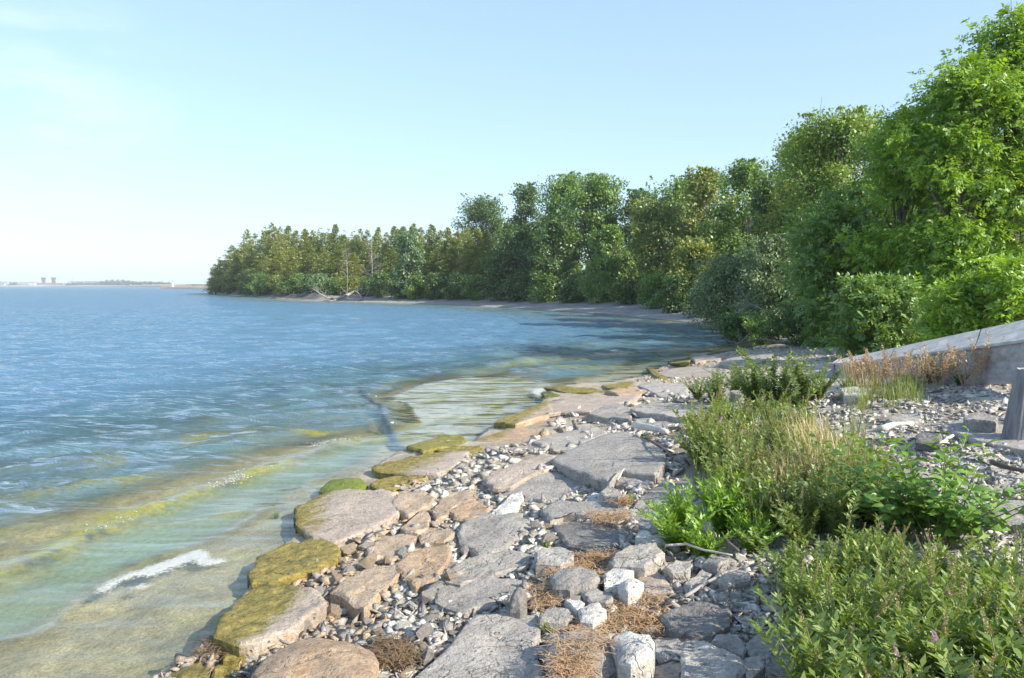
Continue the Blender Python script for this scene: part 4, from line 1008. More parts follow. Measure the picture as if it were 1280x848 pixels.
slab('smooth white cobble', 'smooth white cobble above the needle draped rock', 'white', 0, .14, [(724, 763), (747, 754), (757, 760), (758, 768), (741, 777), (727, 775)], th=.2, crown=.02, name='boulder')
slab('small white wedge', 'small white wedge between the oval stone and smooth white cobble', 'white', 0, .12, [(707, 752), (719, 744), (730, 753), (721, 762)], th=.18, name='boulder')
slab('dull square block', 'dull square block at the top corner of the largest flat slab', 'grey', 0, .12, [(674, 771), (687, 760), (709, 762), (717, 770), (706, 777), (676, 777)], name='boulder')
slab('cracked grey block', 'cracked grey block between the oval stone and smooth white cobble', 'grey', 0, .12, [(724, 738), (740, 735), (764, 741), (766, 750), (757, 753), (740, 752), (730, 746)], name='boulder')
slab('dome rock', 'dome shaped brown rock standing at the end of the lower long slab', 'dark', 0, .14, [(637, 752), (640, 744), (649, 740), (657, 745), (658, 756), (650, 763), (638, 762)], th=.26, crown=.06, name='boulder')
slab('needle draped rock', 'big grey rock draped with rusty pine needles at the bottom', 'grey', 0, .17, [(685, 812), (692, 801), (706, 794), (732, 788), (762, 797), (773, 822), (768, 835), (743, 848), (700, 862), (688, 840)], th=.3, crown=.04, name='boulder')
slab('round white boulder', 'round white boulder beside the needle draped rock', 'white', 0, .24, [(766, 801), (781, 791), (811, 793), (817, 805), (813, 822), (789, 830), (775, 824)], th=.40, crown=.03, name='boulder')
slab('striped shade slab', 'flat slab striped by grass shadows beside the round white boulder', 'grey', 0, .08, [(817, 798), (830, 795), (856, 795), (856, 818), (819, 823)])
slab('lower stepped slab', 'stepped slab below the striped shade slab', 'grey', 0, .12, [(796, 838), (820, 830), (850, 826), (855, 838), (845, 858), (797, 860)])
slab('long shaded slab', 'long raised slab in the shade of the weeds', 'dark', 0, .18, [(826, 769), (838, 762), (849, 757), (873, 750), (898, 757), (913, 763), (910, 778), (890, 792), (866, 793), (839, 783)], th=.28)  # shade of the weeds painted in through a darker tint
slab('speckled shade block', 'blue-grey block speckled with spots of sun at the bottom', 'lgrey', 0, .16, [(854, 813), (860, 799), (885, 804), (907, 811), (930, 831), (920, 848), (890, 862), (855, 862)], th=.28, name='boulder')
slab('angular shade stone', 'angular stone behind the speckled shade block', 'grey', 0, .13, [(890, 803), (896, 794), (922, 794), (932, 809), (928, 818), (911, 810)])
slab('flat faced stone', 'flat faced pale stone at the foot of the weeds', 'lgrey', 0, .15, [(931, 824), (949, 818), (956, 832), (934, 850)], th=.2, name='boulder')
slab('weed edge slab', 'smooth slab disappearing under the weeds at the bottom', 'grey', 0, .09, [(933, 801), (960, 781), (985, 778), (1010, 800), (1000, 850), (958, 850), (958, 822), (937, 815)])
slab('plank like stone', 'plank like stone slanting across the shade', 'grey', 0, .13, [(856, 730), (874, 716), (892, 704), (897, 709), (874, 735), (860, 738)])
slab('dusty wedge', 'dusty wedge of rock in the weeds shade past the plank like stone', 'lgrey', 0, .14, [(891, 722), (903, 711), (937, 705), (936, 723), (911, 730)])
slab('shade lump', 'grey lump of rock under the edge of the small leafy plants', 'grey', 0, .12, [(881, 701), (888, 694), (911, 693), (919, 701), (897, 706)], name='boulder')
slab('pale crumbly rock', 'pale crumbly rock behind the tan plate', 'lgrey', 0, .13, [(832, 711), (845, 701), (862, 701), (863, 711), (842, 715)], name='boulder')
slab('white plate', 'bright white plate lying on the rock above the rust foot slab', 'white', 0, .10, [(731, 626), (742, 616), (759, 619), (757, 627)], th=.12)
slab('bluish shard', 'bluish shard beside the bright white plate', 'lgrey', 0, .16, [(750, 614), (764, 608), (776, 614), (773, 624), (760, 621)], name='boulder')
slab('leaning white slab', 'white slab leaning up out of the rubble patch', 'white', 0, .18, [(615, 641), (625, 630), (640, 618), (652, 613), (654, 622), (645, 634), (636, 641)], th=.22)
# in the cove
slab('shadow nosed slab', 'pinkish slab with a black shadowed nose by the cove water', 'pink', 0, .24, [(866, 447), (881, 444), (901, 446), (899, 450), (871, 452)], th=.34)
slab('long cove ledge', 'long dark ledge running along the cove water toward the branches', 'grey', 0, .20, [(900, 455), (911, 448), (941, 443), (966, 442), (962, 448), (922, 458)], th=.3)
slab('blue shaded flat', 'wide blue shaded flat slab at the corner of the cove', 'grey', 0, .10, [(824, 469), (839, 462), (873, 458), (911, 462), (893, 470), (845, 473)])
slab('tilted algae plank', 'tilted plank of rock dark with algae at the cove corner', 'dark', .8, .14, [(808, 460), (817, 461), (836, 474), (830, 477), (815, 467)])
slab('dark wet ledge', 'dark wet ledge with olive edge before the cove corner', 'dark', .7, .09, [(752, 482), (783, 477), (794, 478), (784, 485), (765, 486)])
slab('drowned yellow slab', 'yellow-green slab awash beyond the cove corner', 'tan', 1, .07, [(832, 451), (850, 447), (864, 448), (862, 453), (838, 454)], green=.35)
# the bank by the post
slab('post slab', 'wide flat slab of rock under the weathered post', 'lgrey', 0, .10, [(1180, 531), (1206, 525), (1249, 527), (1300, 540), (1300, 568), (1247, 556), (1210, 547), (1184, 536)])
slab('log like rock', 'log like grey rock behind the post slab', 'grey', 0, .16, [(1206, 518), (1229, 516), (1246, 522), (1244, 528), (1221, 526), (1208, 523)], th=.24, name='boulder')
slab('shadowed bank rock', 'low shadowed rock at the end of the post slab', 'dark', 0, .14, [(1144, 543), (1161, 540), (1177, 543), (1174, 554), (1146, 552)], name='boulder')  # shadow on this rock is carried by its dark tint
slab('bank side slab', 'smooth grey slab beyond the large leaved shrub', 'grey', 0, .12, [(1232, 632), (1246, 626), (1300, 625), (1300, 656), (1255, 652), (1238, 642)])
slab('pale bank plate', 'pale plate of rock on the shingle before the ramp', 'lgrey', 0, .10, [(1108, 524), (1128, 518), (1152, 518), (1150, 526), (1120, 530)])
slab('bright bank rock', 'bright rock at the top of the shingle near the dry weeds', 'white', 0, .14, [(1050, 486), (1068, 484), (1085, 487), (1080, 494), (1056, 494)], name='boulder')

# ------------------------------------------------------------------ loose stones
def stone_mesh(i, tint, flat):
    r = np.random.default_rng(500 + i); bm = bmesh.new()
    P = rdir(11, r) * r.uniform(.8, 1.1, (11, 1)) * np.array([1, r.uniform(.55, .85), flat])
    vs = [bm.verts.new(p) for p in P]; res = bmesh.ops.convex_hull(bm, input=vs)
    bmesh.ops.delete(bm, geom=[g for g in res['geom_interior'] if isinstance(g, bmesh.types.BMVert)], context='VERTS')
    bmesh.ops.bevel(bm, geom=bm.edges[:], offset=.03, segments=1, affect='EDGES', profile=.5)
    me = bpy.data.meshes.new('stone'); bm.to_mesh(me); bm.free(); me.materials.append(ROCK)
    k = len(me.vertices); cattr(me, 'col', np.tile(TINT[tint], (k, 1))); fattr(me, 'algae', np.zeros(k)); fattr(me, 'green', np.zeros(k)); fattr(me, 'rust', np.full(k, RUST[tint] * .6))
    return me
STV = {}
for i, (tint, flat) in enumerate([(t, f) for t in ('white', 'lgrey', 'grey', 'tan') for f in (.32, .55, .8, .4)]):
    STV.setdefault(tint, []).append((stone_mesh(i, tint, flat), flat))
ROCKY = np.array([(150, 880), (215, 835), (268, 806), (330, 745), (415, 700), (470, 660), (480, 615), (540, 596), (575, 572), (620, 562), (680, 530), (740, 500), (860, 480), (870, 560), (845, 610), (828, 680), (880, 695), (985, 700), (1000, 900)], float)
BANK = np.array([(1000, 500), (1060, 480), (1200, 462), (1330, 452), (1560, 455), (1560, 760), (1240, 716), (1236, 660), (1210, 600), (1100, 580), (1040, 548)], float)
def in_px(u, v, P):
    if u < P[:, 0].min() or u > P[:, 0].max() or v < P[:, 1].min() or v > P[:, 1].max(): return False
    return bool(inside(np.array([u], float), np.array([v], float), P)[0])
def on_slab(u, v): return any(in_px(u, v, s[1]) for s in SLABS)
placed, NSTONE = [], 0
def scatter_stone(u, v, rpx):
    global NSTONE
    p = on_ground(u, v); d = p[1]; rad = rpx * d / FPX
    s_ = s1(p[0], p[1])
    if s_ < -.1: return
    tint = RNG.choice(['tan', 'lgrey', 'white'], p=[.55, .3, .15]) if s_ < 1.0 else RNG.choice(['white', 'lgrey', 'grey', 'tan'], p=[.36, .36, .2, .08])
    me, flat = STV[tint][RNG.integers(4)]
    col = {'white': 'white', 'lgrey': 'pale grey', 'grey': 'grey', 'tan': 'tan'}[tint]; shp = {.32: 'flat', .4: 'flat', .55: 'angular', .8: 'blocky'}[flat]
    sz = 'small' if rpx < 7.5 else 'larger'
    near = sorted(SLABS, key=lambda s: (s[3][0] - p[0]) ** 2 + (s[3][1] - p[1]) ** 2)[:2]
    o = bpy.data.objects.new('loose_stone', me); s3 = rad * RNG.uniform(.85, 1.2, 3); o.scale = s3
    o.rotation_euler = (RNG.normal(0, .35), RNG.normal(0, .35), RNG.uniform(0, 6.28)); o.location = (p[0], p[1], p[2] + rad * flat * .55); COL.objects.link(o)
    if near[0][0] in ('post slab',) and p[1] > 9: lab = f'{sz} {col} {shp} stone lying on the shingle bank before the ramp'
    else: lab = f'{sz} {col} {shp} stone between the {near[0][0]} and the {near[1][0]}'
    tag(o, lab, 'stone', lab.split(' ', 1)[1] if False else f'stones between the {near[0][0]} and the {near[1][0]}' if 'shingle' not in lab else 'stones on the shingle bank')
    placed.append((u, v, rpx)); NSTONE += 1
def scatter(P, n_, lo, hi, avoid=True):
    u0, v0 = P.min(0); u1, v1 = P.max(0); k = 0
    for _ in range(n_ * 40):
        u, v = RNG.uniform(u0, u1), RNG.uniform(v0, min(v1, 862)); r_ = lo + (hi - lo) * RNG.uniform(0, 1) ** 1.3
        r_ *= 0.55 + 0.45 * np.clip((v - 470) / 300, 0, 1.1)
        if not in_px(u, v, P) or (avoid and on_slab(u, v)) or any((u - a) ** 2 + ((v - b) * 1.5) ** 2 < ((r_ + c) * .72) ** 2 for a, b, c in placed): continue
        scatter_stone(u, v, r_); k += 1
        if k >= n_: break
scatter(np.array([(560, 575), (650, 565), (610, 600), (640, 610), (600, 645), (560, 610), (545, 605)], float), 30, 6, 12)
scatter(np.array([(420, 700), (470, 655), (500, 690), (590, 690), (600, 740), (590, 790), (520, 850), (440, 860), (470, 810), (400, 790), (400, 740)], float), 66, 9, 22)
scatter(np.array([(660, 600), (760, 600), (800, 660), (760, 720), (840, 760), (800, 800), (700, 790), (660, 740), (650, 690)], float), 48, 6, 15)
scatter(np.array([(830, 690), (980, 700), (1000, 850), (860, 850), (830, 760)], float), 44, 8, 18)
scatter(np.array([(330, 745), (420, 690), (480, 640), (500, 700), (430, 790), (330, 830), (260, 850), (260, 800)], float), 26, 6, 13)
scatter(ROCKY, 26, 5, 12)
scatter(BANK, 56, 5, 14, True)

def rubble():
    """the small stones nobody could count"""
    base = [np.array(unit(np.array([(1, 0, .1), (-.9, .2, 0), (.1, .8, 0), (-.1, -.8, .1), (.15, .1, .55), (-.1, 0, -.5), (.6, .6, .2), (-.6, -.5, .25)], float))) * (1, 1, z) for z in (.2, .38)]
    hulls = []
    for b in base:
        bm = bmesh.new(); vs = [bm.verts.new(p) for p in b]; bmesh.ops.convex_hull(bm, input=vs); bm.verts.index_update()
        hulls.append((np.array([v.co[:] for v in bm.verts]), np.array([[v.index for v in f.verts] for f in bm.faces if len(f.verts) == 3]))); bm.free()
    zones = [(np.array([(850, 500), (1010, 480), (1090, 560), (1240, 650), (1300, 900), (960, 900), (860, 690)], float), 3800, 1.8, 11.0), (np.array([(780, 470), (900, 440), (950, 432), (1040, 432), (1080, 470), (1000, 500), (860, 500)], float), 2600, 1.0, 4.5), (ROCKY, 8000, 2.0, 13.0), (BANK, 10500, 1.5, 10.0), (np.array([(1180, 600), (1330, 600), (1330, 720), (1230, 720)], float), 700, 2, 6)]
    VV, FF, CC, n0 = [], [], [], 0
    for P, n_, lo, hi in zones:
        u = RNG.uniform(P[:, 0].min(), P[:, 0].max(), n_ * 3); v = RNG.uniform(P[:, 1].min(), P[:, 1].max(), n_ * 3)
        ok = inside(u, v, P)
        for s in SLABS:
            c = s[1].mean(0); ok &= ~inside(u, v, c + (s[1] - c) * .93)
        u, v = u[ok][:n_], v[ok][:n_]
        # vectorised ground hit
        a, b = (u - CX) / FPX, (CY - v) / FPX; dx, dy, dz = a, CP + b * SP, -SP + b * CP; t = (0.3 - H_CAM) / dz
        for _ in range(12): t = 0.5 * t + 0.5 * (height(dx * t, dy * t) - H_CAM) / dz
        x, y = dx * t, dy * t; s_ = shore_s(x, y); z = height(x, y, s_)
        r_ = (lo + (hi - lo) * RNG.uniform(0, 1, len(u)) ** 2.2) * y / FPX * (0.6 + 0.4 * np.clip((v - 470) / 300, 0, 1))
        for i in range(len(u)):
            if s_[i] < -.25: continue
            hv, hf = hulls[i % 2]; q = RNG.normal(0, 1, 4); q /= np.linalg.norm(q); q[1:3] *= .28; q /= np.linalg.norm(q); w_, xx, yy, zz = q
            M = np.array([[1 - 2 * (yy * yy + zz * zz), 2 * (xx * yy - w_ * zz), 2 * (xx * zz + w_ * yy)], [2 * (xx * yy + w_ * zz), 1 - 2 * (xx * xx + zz * zz), 2 * (yy * zz - w_ * xx)], [2 * (xx * zz - w_ * yy), 2 * (yy * zz + w_ * xx), 1 - 2 * (xx * xx + yy * yy)]])
            V = (hv * RNG.uniform(.72, 1.28, hv.shape) * RNG.uniform(.6, 1.35, 3)) @ M.T * r_[i] + (x[i], y[i], z[i] + r_[i] * .22)
            VV.append(V); FF.append(hf + n0); n0 += len(V)
            k = RNG.uniform(); c = TINT['tan'] if (s_[i] < 1.1 and k < .6) else TINT['white'] if k < .46 else TINT['lgrey'] if k < .80 else TINT['grey']
            CC.append(np.tile(np.array(c) * RNG.uniform(.88, 1.25), (len(V), 1)))
    me = mesh_np('rubble', np.vstack(VV), np.vstack(FF), ROCK); cattr(me, 'col', np.vstack(CC)); k = len(me.vertices)
    for a in ('algae', 'green', 'rust'): fattr(me, a, np.zeros(k))
    return me
tag(obj('rubble', rubble()), 'small broken limestone rubble filling the gaps and the shingle bank', 'rubble', kind='stuff')

# ------------------------------------------------------------------ concrete ramp, post, driftwood
def ramp():
    c0 = np.array([5.9, 10.6, 0.9])
    t = thing('concrete_ramp', 'long weathered pale concrete ramp sloping down before the ash trees', 'ramp', c0)
    mt_ = plain_mat('worn_concrete', (0.52, 0.51, 0.485), (0.29, 0.28, 0.26), 3.2, 0.9, 0.02); ms = plain_mat('spalled_concrete', (0.50, 0.475, 0.45), (0.27, 0.25, 0.235), 9, 0.95, 0.03, (1, 1, 1.8))
    st = [(1044, 13.0, 468, 453.5, 449), (1050, 12.8, 468, 454, 447.6), (1090, 11.8, 468, 450.5, 439.6), (1120, 11.0, 467, 447, 433.2), (1160, 10.2, 466, 441, 424.6), (1200, 9.5, 465, 435.5, 416), (1240, 8.9, 464, 430, 407.4), (1280, 8.4, 463, 424.5, 398.6), (1330, 7.9, 462, 418, 388), (1380, 7.5, 461, 412, 377)]
    A = []
    for (p, q) in zip(st[:-1], st[1:]):
        for f in np.linspace(0, 1, 5)[:-1]: A.append([a_ + (b_ - a_) * f for a_, b_ in zip(p, q)])
    A.append(list(st[-1])); top, side = [], []
    for i, (u, d, vg, vc, vt) in enumerate(A):
        w = 1.25; g = at_depth(u, vg, d) - [0, 0, .15]; c = at_depth(u, vc, d); f = at_depth(u + 6, vt, d + w); nz = lambda k: .012 * noise.noise(Vector((i * .8, k, 3)))
        lip = .02; th = .035
        top.append([p - c0 for p in (c + [-lip + nz(0), 0, -th], c + [-lip + nz(0), 0, -.012], c + [-lip + .014, .006, nz(9) * .3], c * .66 + f * .34 + [0, 0, nz(1) * .5], c * .33 + f * .67 + [0, 0, nz(2) * .5], f, f + [.02, .02, -.3])])
        h = c[2] - th - g[2]
        side.append([p - c0 for p in (g + [-.03 + nz(5), 0, 0], g + [-.015 + nz(6) * 2, 0, h * .3], g + [nz(7) * 2, 0, h * .58], c + [nz(8), 0, -th - h * .22], c + [.005, 0, -th + .004])])
    def loft(R): k = len(R[0]); return [p for r_ in R for p in r_], [(i * k + j, i * k + j + 1, (i + 1) * k + j + 1, (i + 1) * k + j) for i in range(len(R) - 1) for j in range(k - 1)]
    cuts = [0, 11, 22, len(A) - 1]
    for a_, b_ in zip(cuts[:-1], cuts[1:]):                             # three pours with open joints
        R = [list(map(np.array, r_)) for r_ in top[a_:b_ + 1]]; dr = unit((R[-1][3] - R[0][3])[None])[0] * .012
        R[0] = [p + dr for p in R[0]]; R[-1] = [p - dr for p in R[-1]]
        V, F = loft(R); k = len(R[0]); F += [tuple(range(k)), tuple(range(len(V) - 1, len(V) - 1 - k, -1))]; obj('ramp_slab', mesh('ramp_slab', V, F, mt_), t)
    V, F = loft(side); obj('side_wall', mesh('side_wall', V, F, ms), t)
    e = [side[0][0], side[0][2], top[0][0], top[0][2], top[0][4], top[0][5], top[0][5] - np.array([0, 0, .5])]; cen = sum(e) / len(e); inn = [p + np.array([-.03, .02, 0]) for p in e]
    obj('end_face', mesh('end_face', e + inn, [tuple(range(7, 14))] + [(i, (i + 1) % 7, 7 + (i + 1) % 7, 7 + i) for i in range(7)], ms), t)
ramp()

def post():
    b = on_ground(1269, 551); d = b[1]; top = at_depth(1281, 461, d); H = top[2] - b[2] + .06; R = 18 * d / FPX
    t = thing('wooden_post', 'weathered grey wooden post with a long crack standing on flat slab', 'post', (b[0] + .03, b[1], b[2] - .06))
    V, F, k, nr = [], [], 40, 14
    for i in range(nr):
        f = i / (nr - 1); r = R * (1.12 - .38 * f + .16 * max(0, .12 - f) / .12); cx = (top[0] - b[0]) * f
        for j in range(k):
            a = 2 * math.pi * j / k; q = r * (1 + .05 * math.sin(3 * a + 1) + .03 * noise.noise(Vector((a * 3.2, f * 1.2, 4))) + .028 * noise.noise(Vector((math.cos(a) * 9, math.sin(a) * 9, f * 1.0))))
            for ca, wd, dp in ((-1.45, .10, .45), (-2.1, .05, .14), (-2.6, .05, .1), (-.8, .05, .12)):
                e = (a - 2 * math.pi if a > math.pi else a) - ca - .12 * f * math.sin(3 * f); q *= 1 - dp * math.exp(-(e / wd) ** 2)
            V.append((cx + q * math.cos(a), q * math.sin(a), H * f + (.012 * noise.noise(Vector((a * 2, 1, 7))) if i == nr - 1 else 0)))
    for i in range(nr - 1):
        for j in range(k): F.append((i * k + j, i * k + (j + 1) % k, (i + 1) * k + (j + 1) % k, (i + 1) * k + j))
    me = mesh('shaft', V, F, plain_mat('grey_timber', (0.29, 0.285, 0.29), (0.10, 0.098, 0.10), 22, .85, .012, (1, 1, .07)), True); obj('shaft', me, t)
    n0 = (nr - 1) * k; obj('sawn_top', mesh('sawn_top', V[n0:] + [(top[0] - b[0], 0, H - .01)], [(j, (j + 1) % k, k) for j in range(k)], plain_mat('end_grain', (.42, .41, .40), (.26, .25, .24), 14, .9, .006)), t)
post()
fallen('tangle of dark dead limbs piled at the corner of the cove', [(1000, 432, 24), (975, 428, 25), (950, 424, 26), (915, 432, 26)], [.06, .05, .04, .02], 15, name='dead_limb', cat='dead branch', mat=M_BARK, limb=.7, tips=8)
def stick(name, label, pts, rad, up, mat=None, cat='driftwood', k=6):
    P = [Vector(on_ground(u, v, up)) for u, v in pts]; o = P[0].copy(); m = MB()
    Q = []
    for a, b in zip(P[:-1], P[1:]):
        for j in range(4): Q.append(a.lerp(b, j / 4) - o)
    Q.append(P[-1] - o); Q = [q + Vector((noise.noise(q * 7), noise.noise(q * 7 + Vector((3, 3, 3))), 0)) * rad * .9 for q in Q]
    m.tube(Q, [rad * (1 - .45 * i / len(Q)) for i in range(len(Q))], k)
    ob = obj(name, m.mesh(name, mat or M_DEADW, True)); ob.location = o; tag(ob, label, cat)
M_PALEW = plain_mat('sun_bleached_wood', (.66, .61, .54), (.48, .43, .37), 8, .85, .004, (1, 1, .3))
stick('driftwood_pole', 'white driftwood pole lying across the grey step of rock', [(794, 531), (812, 535), (834, 540)], .045, .16, M_PALEW)
stick('driftwood_stick', 'thin white stick propped on the corner slab', [(772, 600), (776, 592), (780, 586)], .008, .14, M_PALEW, 'stick')
stick('curved_stem', 'reddish curved dry stem on the rock beside the weeds', [(810, 549), (820, 554), (833, 563), (838, 570)], .009, .12, plain_mat('red_stem', (.30, .16, .14)), 'stick')
stick('driftwood_stick', 'long thin grey stick slanting across the shaded stones', [(856, 746), (880, 730), (905, 716), (950, 704)], .010, .12, M_DEADW, 'stick')
stick('driftwood_stick', 'thin curved stick lying in front of the bright green bush', [(832, 682), (858, 680), (880, 688), (915, 694)], .009, .10, M_PALEW, 'stick')
stick('driftwood_stick', 'short brown stick by the small leafy plants', [(905, 672), (912, 680), (922, 688)], .016, .10, M_BARK, 'stick')
stick('driftwood_branch', 'dark driftwood branch at the edge of the slab below the post', [(1240, 578), (1262, 585), (1300, 592)], .022, .05, M_BARK, 'driftwood')
stick('driftwood_board', 'small pale board propped on the stones near the shadowed bank rock', [(1174, 556), (1182, 550), (1190, 544)], .022, .10, M_PALEW, 'driftwood', 4)
stick('driftwood_branch', 'pale driftwood lying on the shingle before the post slab', [(1100, 536), (1120, 531), (1140, 530)], .035, .03, M_PALEW, 'driftwood')
stick('fallen_stalk', 'brown dry stem curling among the stones beside the large leaved shrub', [(1205, 690), (1214, 700), (1222, 716), (1226, 735)], .008, .06, M_BARK, 'stick')

# ------------------------------------------------------------------ dry needles and straw
M_STRAW = foliage_mat('rusty_needles', (.32, .18, .08), (.56, .38, .22), .2, 0.0)
def straw(name, patches, lab, mat, lo=.03, hi=.09):
    V, Rr = [], []
    for pts, n_, up in patches:
        P = np.array(pts, float)
        for _ in range(n_ * 4):
            u, v = RNG.uniform(P[:, 0].min(), P[:, 0].max()), RNG.uniform(P[:, 1].min(), P[:, 1].max())
            if not in_px(u, v, P): continue
            p = on_plane(u, v, 0) ; p = on_ground(u, v, up * RNG.uniform(.5, 1.1)) if RNG.uniform() < .25 else None
            if p is None:
                p = last + np.append(RNG.normal(0, .03, 2), RNG.uniform(-.006, .006)) if V else on_ground(u, v, up)
            else: last = p
            last = p if not V else last
            a = RNG.uniform(0, 6.28); ln = RNG.uniform(lo, hi); d = np.array([math.cos(a), math.sin(a), RNG.normal(0, .07)]); s_ = np.array([-d[1], d[0], 0]) * .0022
            q = p + np.array([0, 0, .008]); b = q + d * ln * .5 + np.array([0, 0, RNG.uniform(0, .006)]); c = q + d * ln + RNG.normal(0, .006, 3)
            V.append([q - s_, q + s_, b + s_, b - s_]); V.append([b - s_, b + s_, c + s_ * .6, c - s_ * .6]); r = RNG.uniform(); Rr += [r, r]
            n_ -= 1
            if n_ <= 0: break
    V = np.array(V).reshape(-1, 3); me = mesh_np(name, V, np.arange(len(V)).reshape(-1, 4), mat); fattr(me, 'rnd', np.repeat(Rr, 4)); tag(obj(name, me), lab, 'dry needles', kind='stuff')
straw('dry_needles', [([(700, 800), (738, 788), (772, 790), (760, 806), (735, 830), (735, 860), (695, 860), (688, 825)], 800, .17), ([(682, 712), (700, 703), (745, 700), (765, 720), (760, 735), (748, 716), (705, 712), (690, 728)], 420, .07),
    ([(722, 694), (770, 690), (770, 700), (725, 700)], 350, .08), ([(655, 735), (690, 730), (705, 755), (690, 765), (660, 762)], 300, .05), ([(775, 745), (830, 745), (835, 790), (800, 795), (765, 770)], 700, .05),
    ([(715, 775), (780, 770), (770, 790), (720, 790)], 260, .05), ([(735, 640), (785, 640), (790, 650), (740, 656)], 350, .07), ([(760, 620), (790, 622), (788, 630), (762, 629)], 200, .09)],
    'rusty dry pine needles drifted between the grey stones', M_STRAW)
straw('dry_litter', [([(470, 800), (500, 796), (520, 815), (515, 835), (485, 830)], 700, .06), ([(250, 800), (290, 800), (285, 822), (255, 818)], 200, .05)], 'brown tangled weed litter between the boulders', foliage_mat('brown_litter', (.16, .10, .05), (.30, .19, .09), .2, 0.0))

# ------------------------------------------------------------------ plants of the bank
VEG = {
    'weed':   foliage_mat('weed_leaves', (0.14, 0.235, 0.035), (0.31, 0.395, 0.07), 0.42, 0.25),
    'bright': foliage_mat('bright_leaves', (0.16, 0.32, 0.022), (0.28, 0.45, 0.035), 0.45, 0.15),
    'feather': foliage_mat('feathery_leaves', (0.13, 0.21, 0.05), (0.24, 0.32, 0.09), 0.4, 0.2),
    'dull':   foliage_mat('dull_weed_leaves', (0.17, 0.255, 0.055), (0.32, 0.38, 0.105), 0.4, 0.25),
    'shrub':  foliage_mat('broad_leaves', (0.12, 0.25, 0.035), (0.23, 0.39, 0.06), 0.42, 0.1),
    'stem':   foliage_mat('green_stems', (0.16, 0.17, 0.06), (0.26, 0.22, 0.10), 0.1, 0.3),
    'spike':  foliage_mat('seed_spikes', (0.20, 0.20, 0.07), (0.40, 0.34, 0.16), 0.25, 0.35),
    'petal':  foliage_mat('purple_petals', (0.46, 0.26, 0.42), (0.62, 0.42, 0.58), 0.3, 0.2),
    'dry':    foliage_mat('dry_grass', (0.48, 0.38, 0.20), (0.70, 0.60, 0.38), 0.35, 0.2),
    'tan':    foliage_mat('dry_panicles', (0.36, 0.24, 0.15), (0.55, 0.40, 0.27), 0.3, 0.2),
    'grass':  foliage_mat('green_grass', (0.14, 0.22, 0.04), (0.34, 0.36, 0.11), 0.42, 0.2),
}
def leaves8(name, P, D, Nn, L, Wd, mat, rnd=None):
    """broader leaf: folded along the midrib and arching, eight triangles"""
    D, Nn = unit(D), unit(Nn); Sx = unit(np.cross(D, Nn)); Nn = np.cross(Sx, D); n_ = len(P); L = L[:, None]; Wd = Wd[:, None]
    m1 = P + D * L * .35 + Nn * L * .05; m2 = P + D * L * .7 - Nn * L * .0; tip = P + D * L - Nn * L * .16
    V = np.stack([P, m1 + Sx * Wd * .5 + Nn * Wd * .16, m1, m1 - Sx * Wd * .5 + Nn * Wd * .16, m2 + Sx * Wd * .40 + Nn * Wd * .1, m2, m2 - Sx * Wd * .40 + Nn * Wd * .1, tip], 1).reshape(-1, 3)
    T = np.array([(0, 1, 2), (0, 2, 3), (1, 4, 5), (1, 5, 2), (2, 5, 6), (2, 6, 3), (4, 7, 5), (5, 7, 6)])
    me = mesh_np(name, V, (np.arange(n_)[:, None, None] * 8 + T[None]).reshape(-1, 3), mat, True)
    fattr(me, 'rnd', np.repeat(RNG.uniform(0, 1, n_) if rnd is None else rnd, 8)); return me
def spike_mesh(i, ln, petals):
    r = np.random.default_rng(900 + i); k = int(220 * ln / .15); t = r.uniform(0, 1, k); a = r.uniform(0, 6.28, k); R = .0062 * (1 - .55 * t)
    o = np.stack([np.cos(a), np.sin(a), np.full(k, .5)], 1); bend = .02 * np.sin(t * 2)[:, None] * np.array([[1, .3, 0]])
    P = o * R[:, None] * (1, 1, 0) * .4 + np.stack([0 * t, 0 * t, t * ln], 1) + bend
    return leaves('flower_spike', P, o, r.normal(0, 1, (k, 3)), R * 1.7 + .002, R * 1.1, VEG['petal'] if petals else VEG['spike'])
SPIKE = [spike_mesh(i, (.10, .15, .19, .13)[i], False) for i in range(4)]; BLOOM = [spike_mesh(9 + i, .05, True) for i in range(2)]
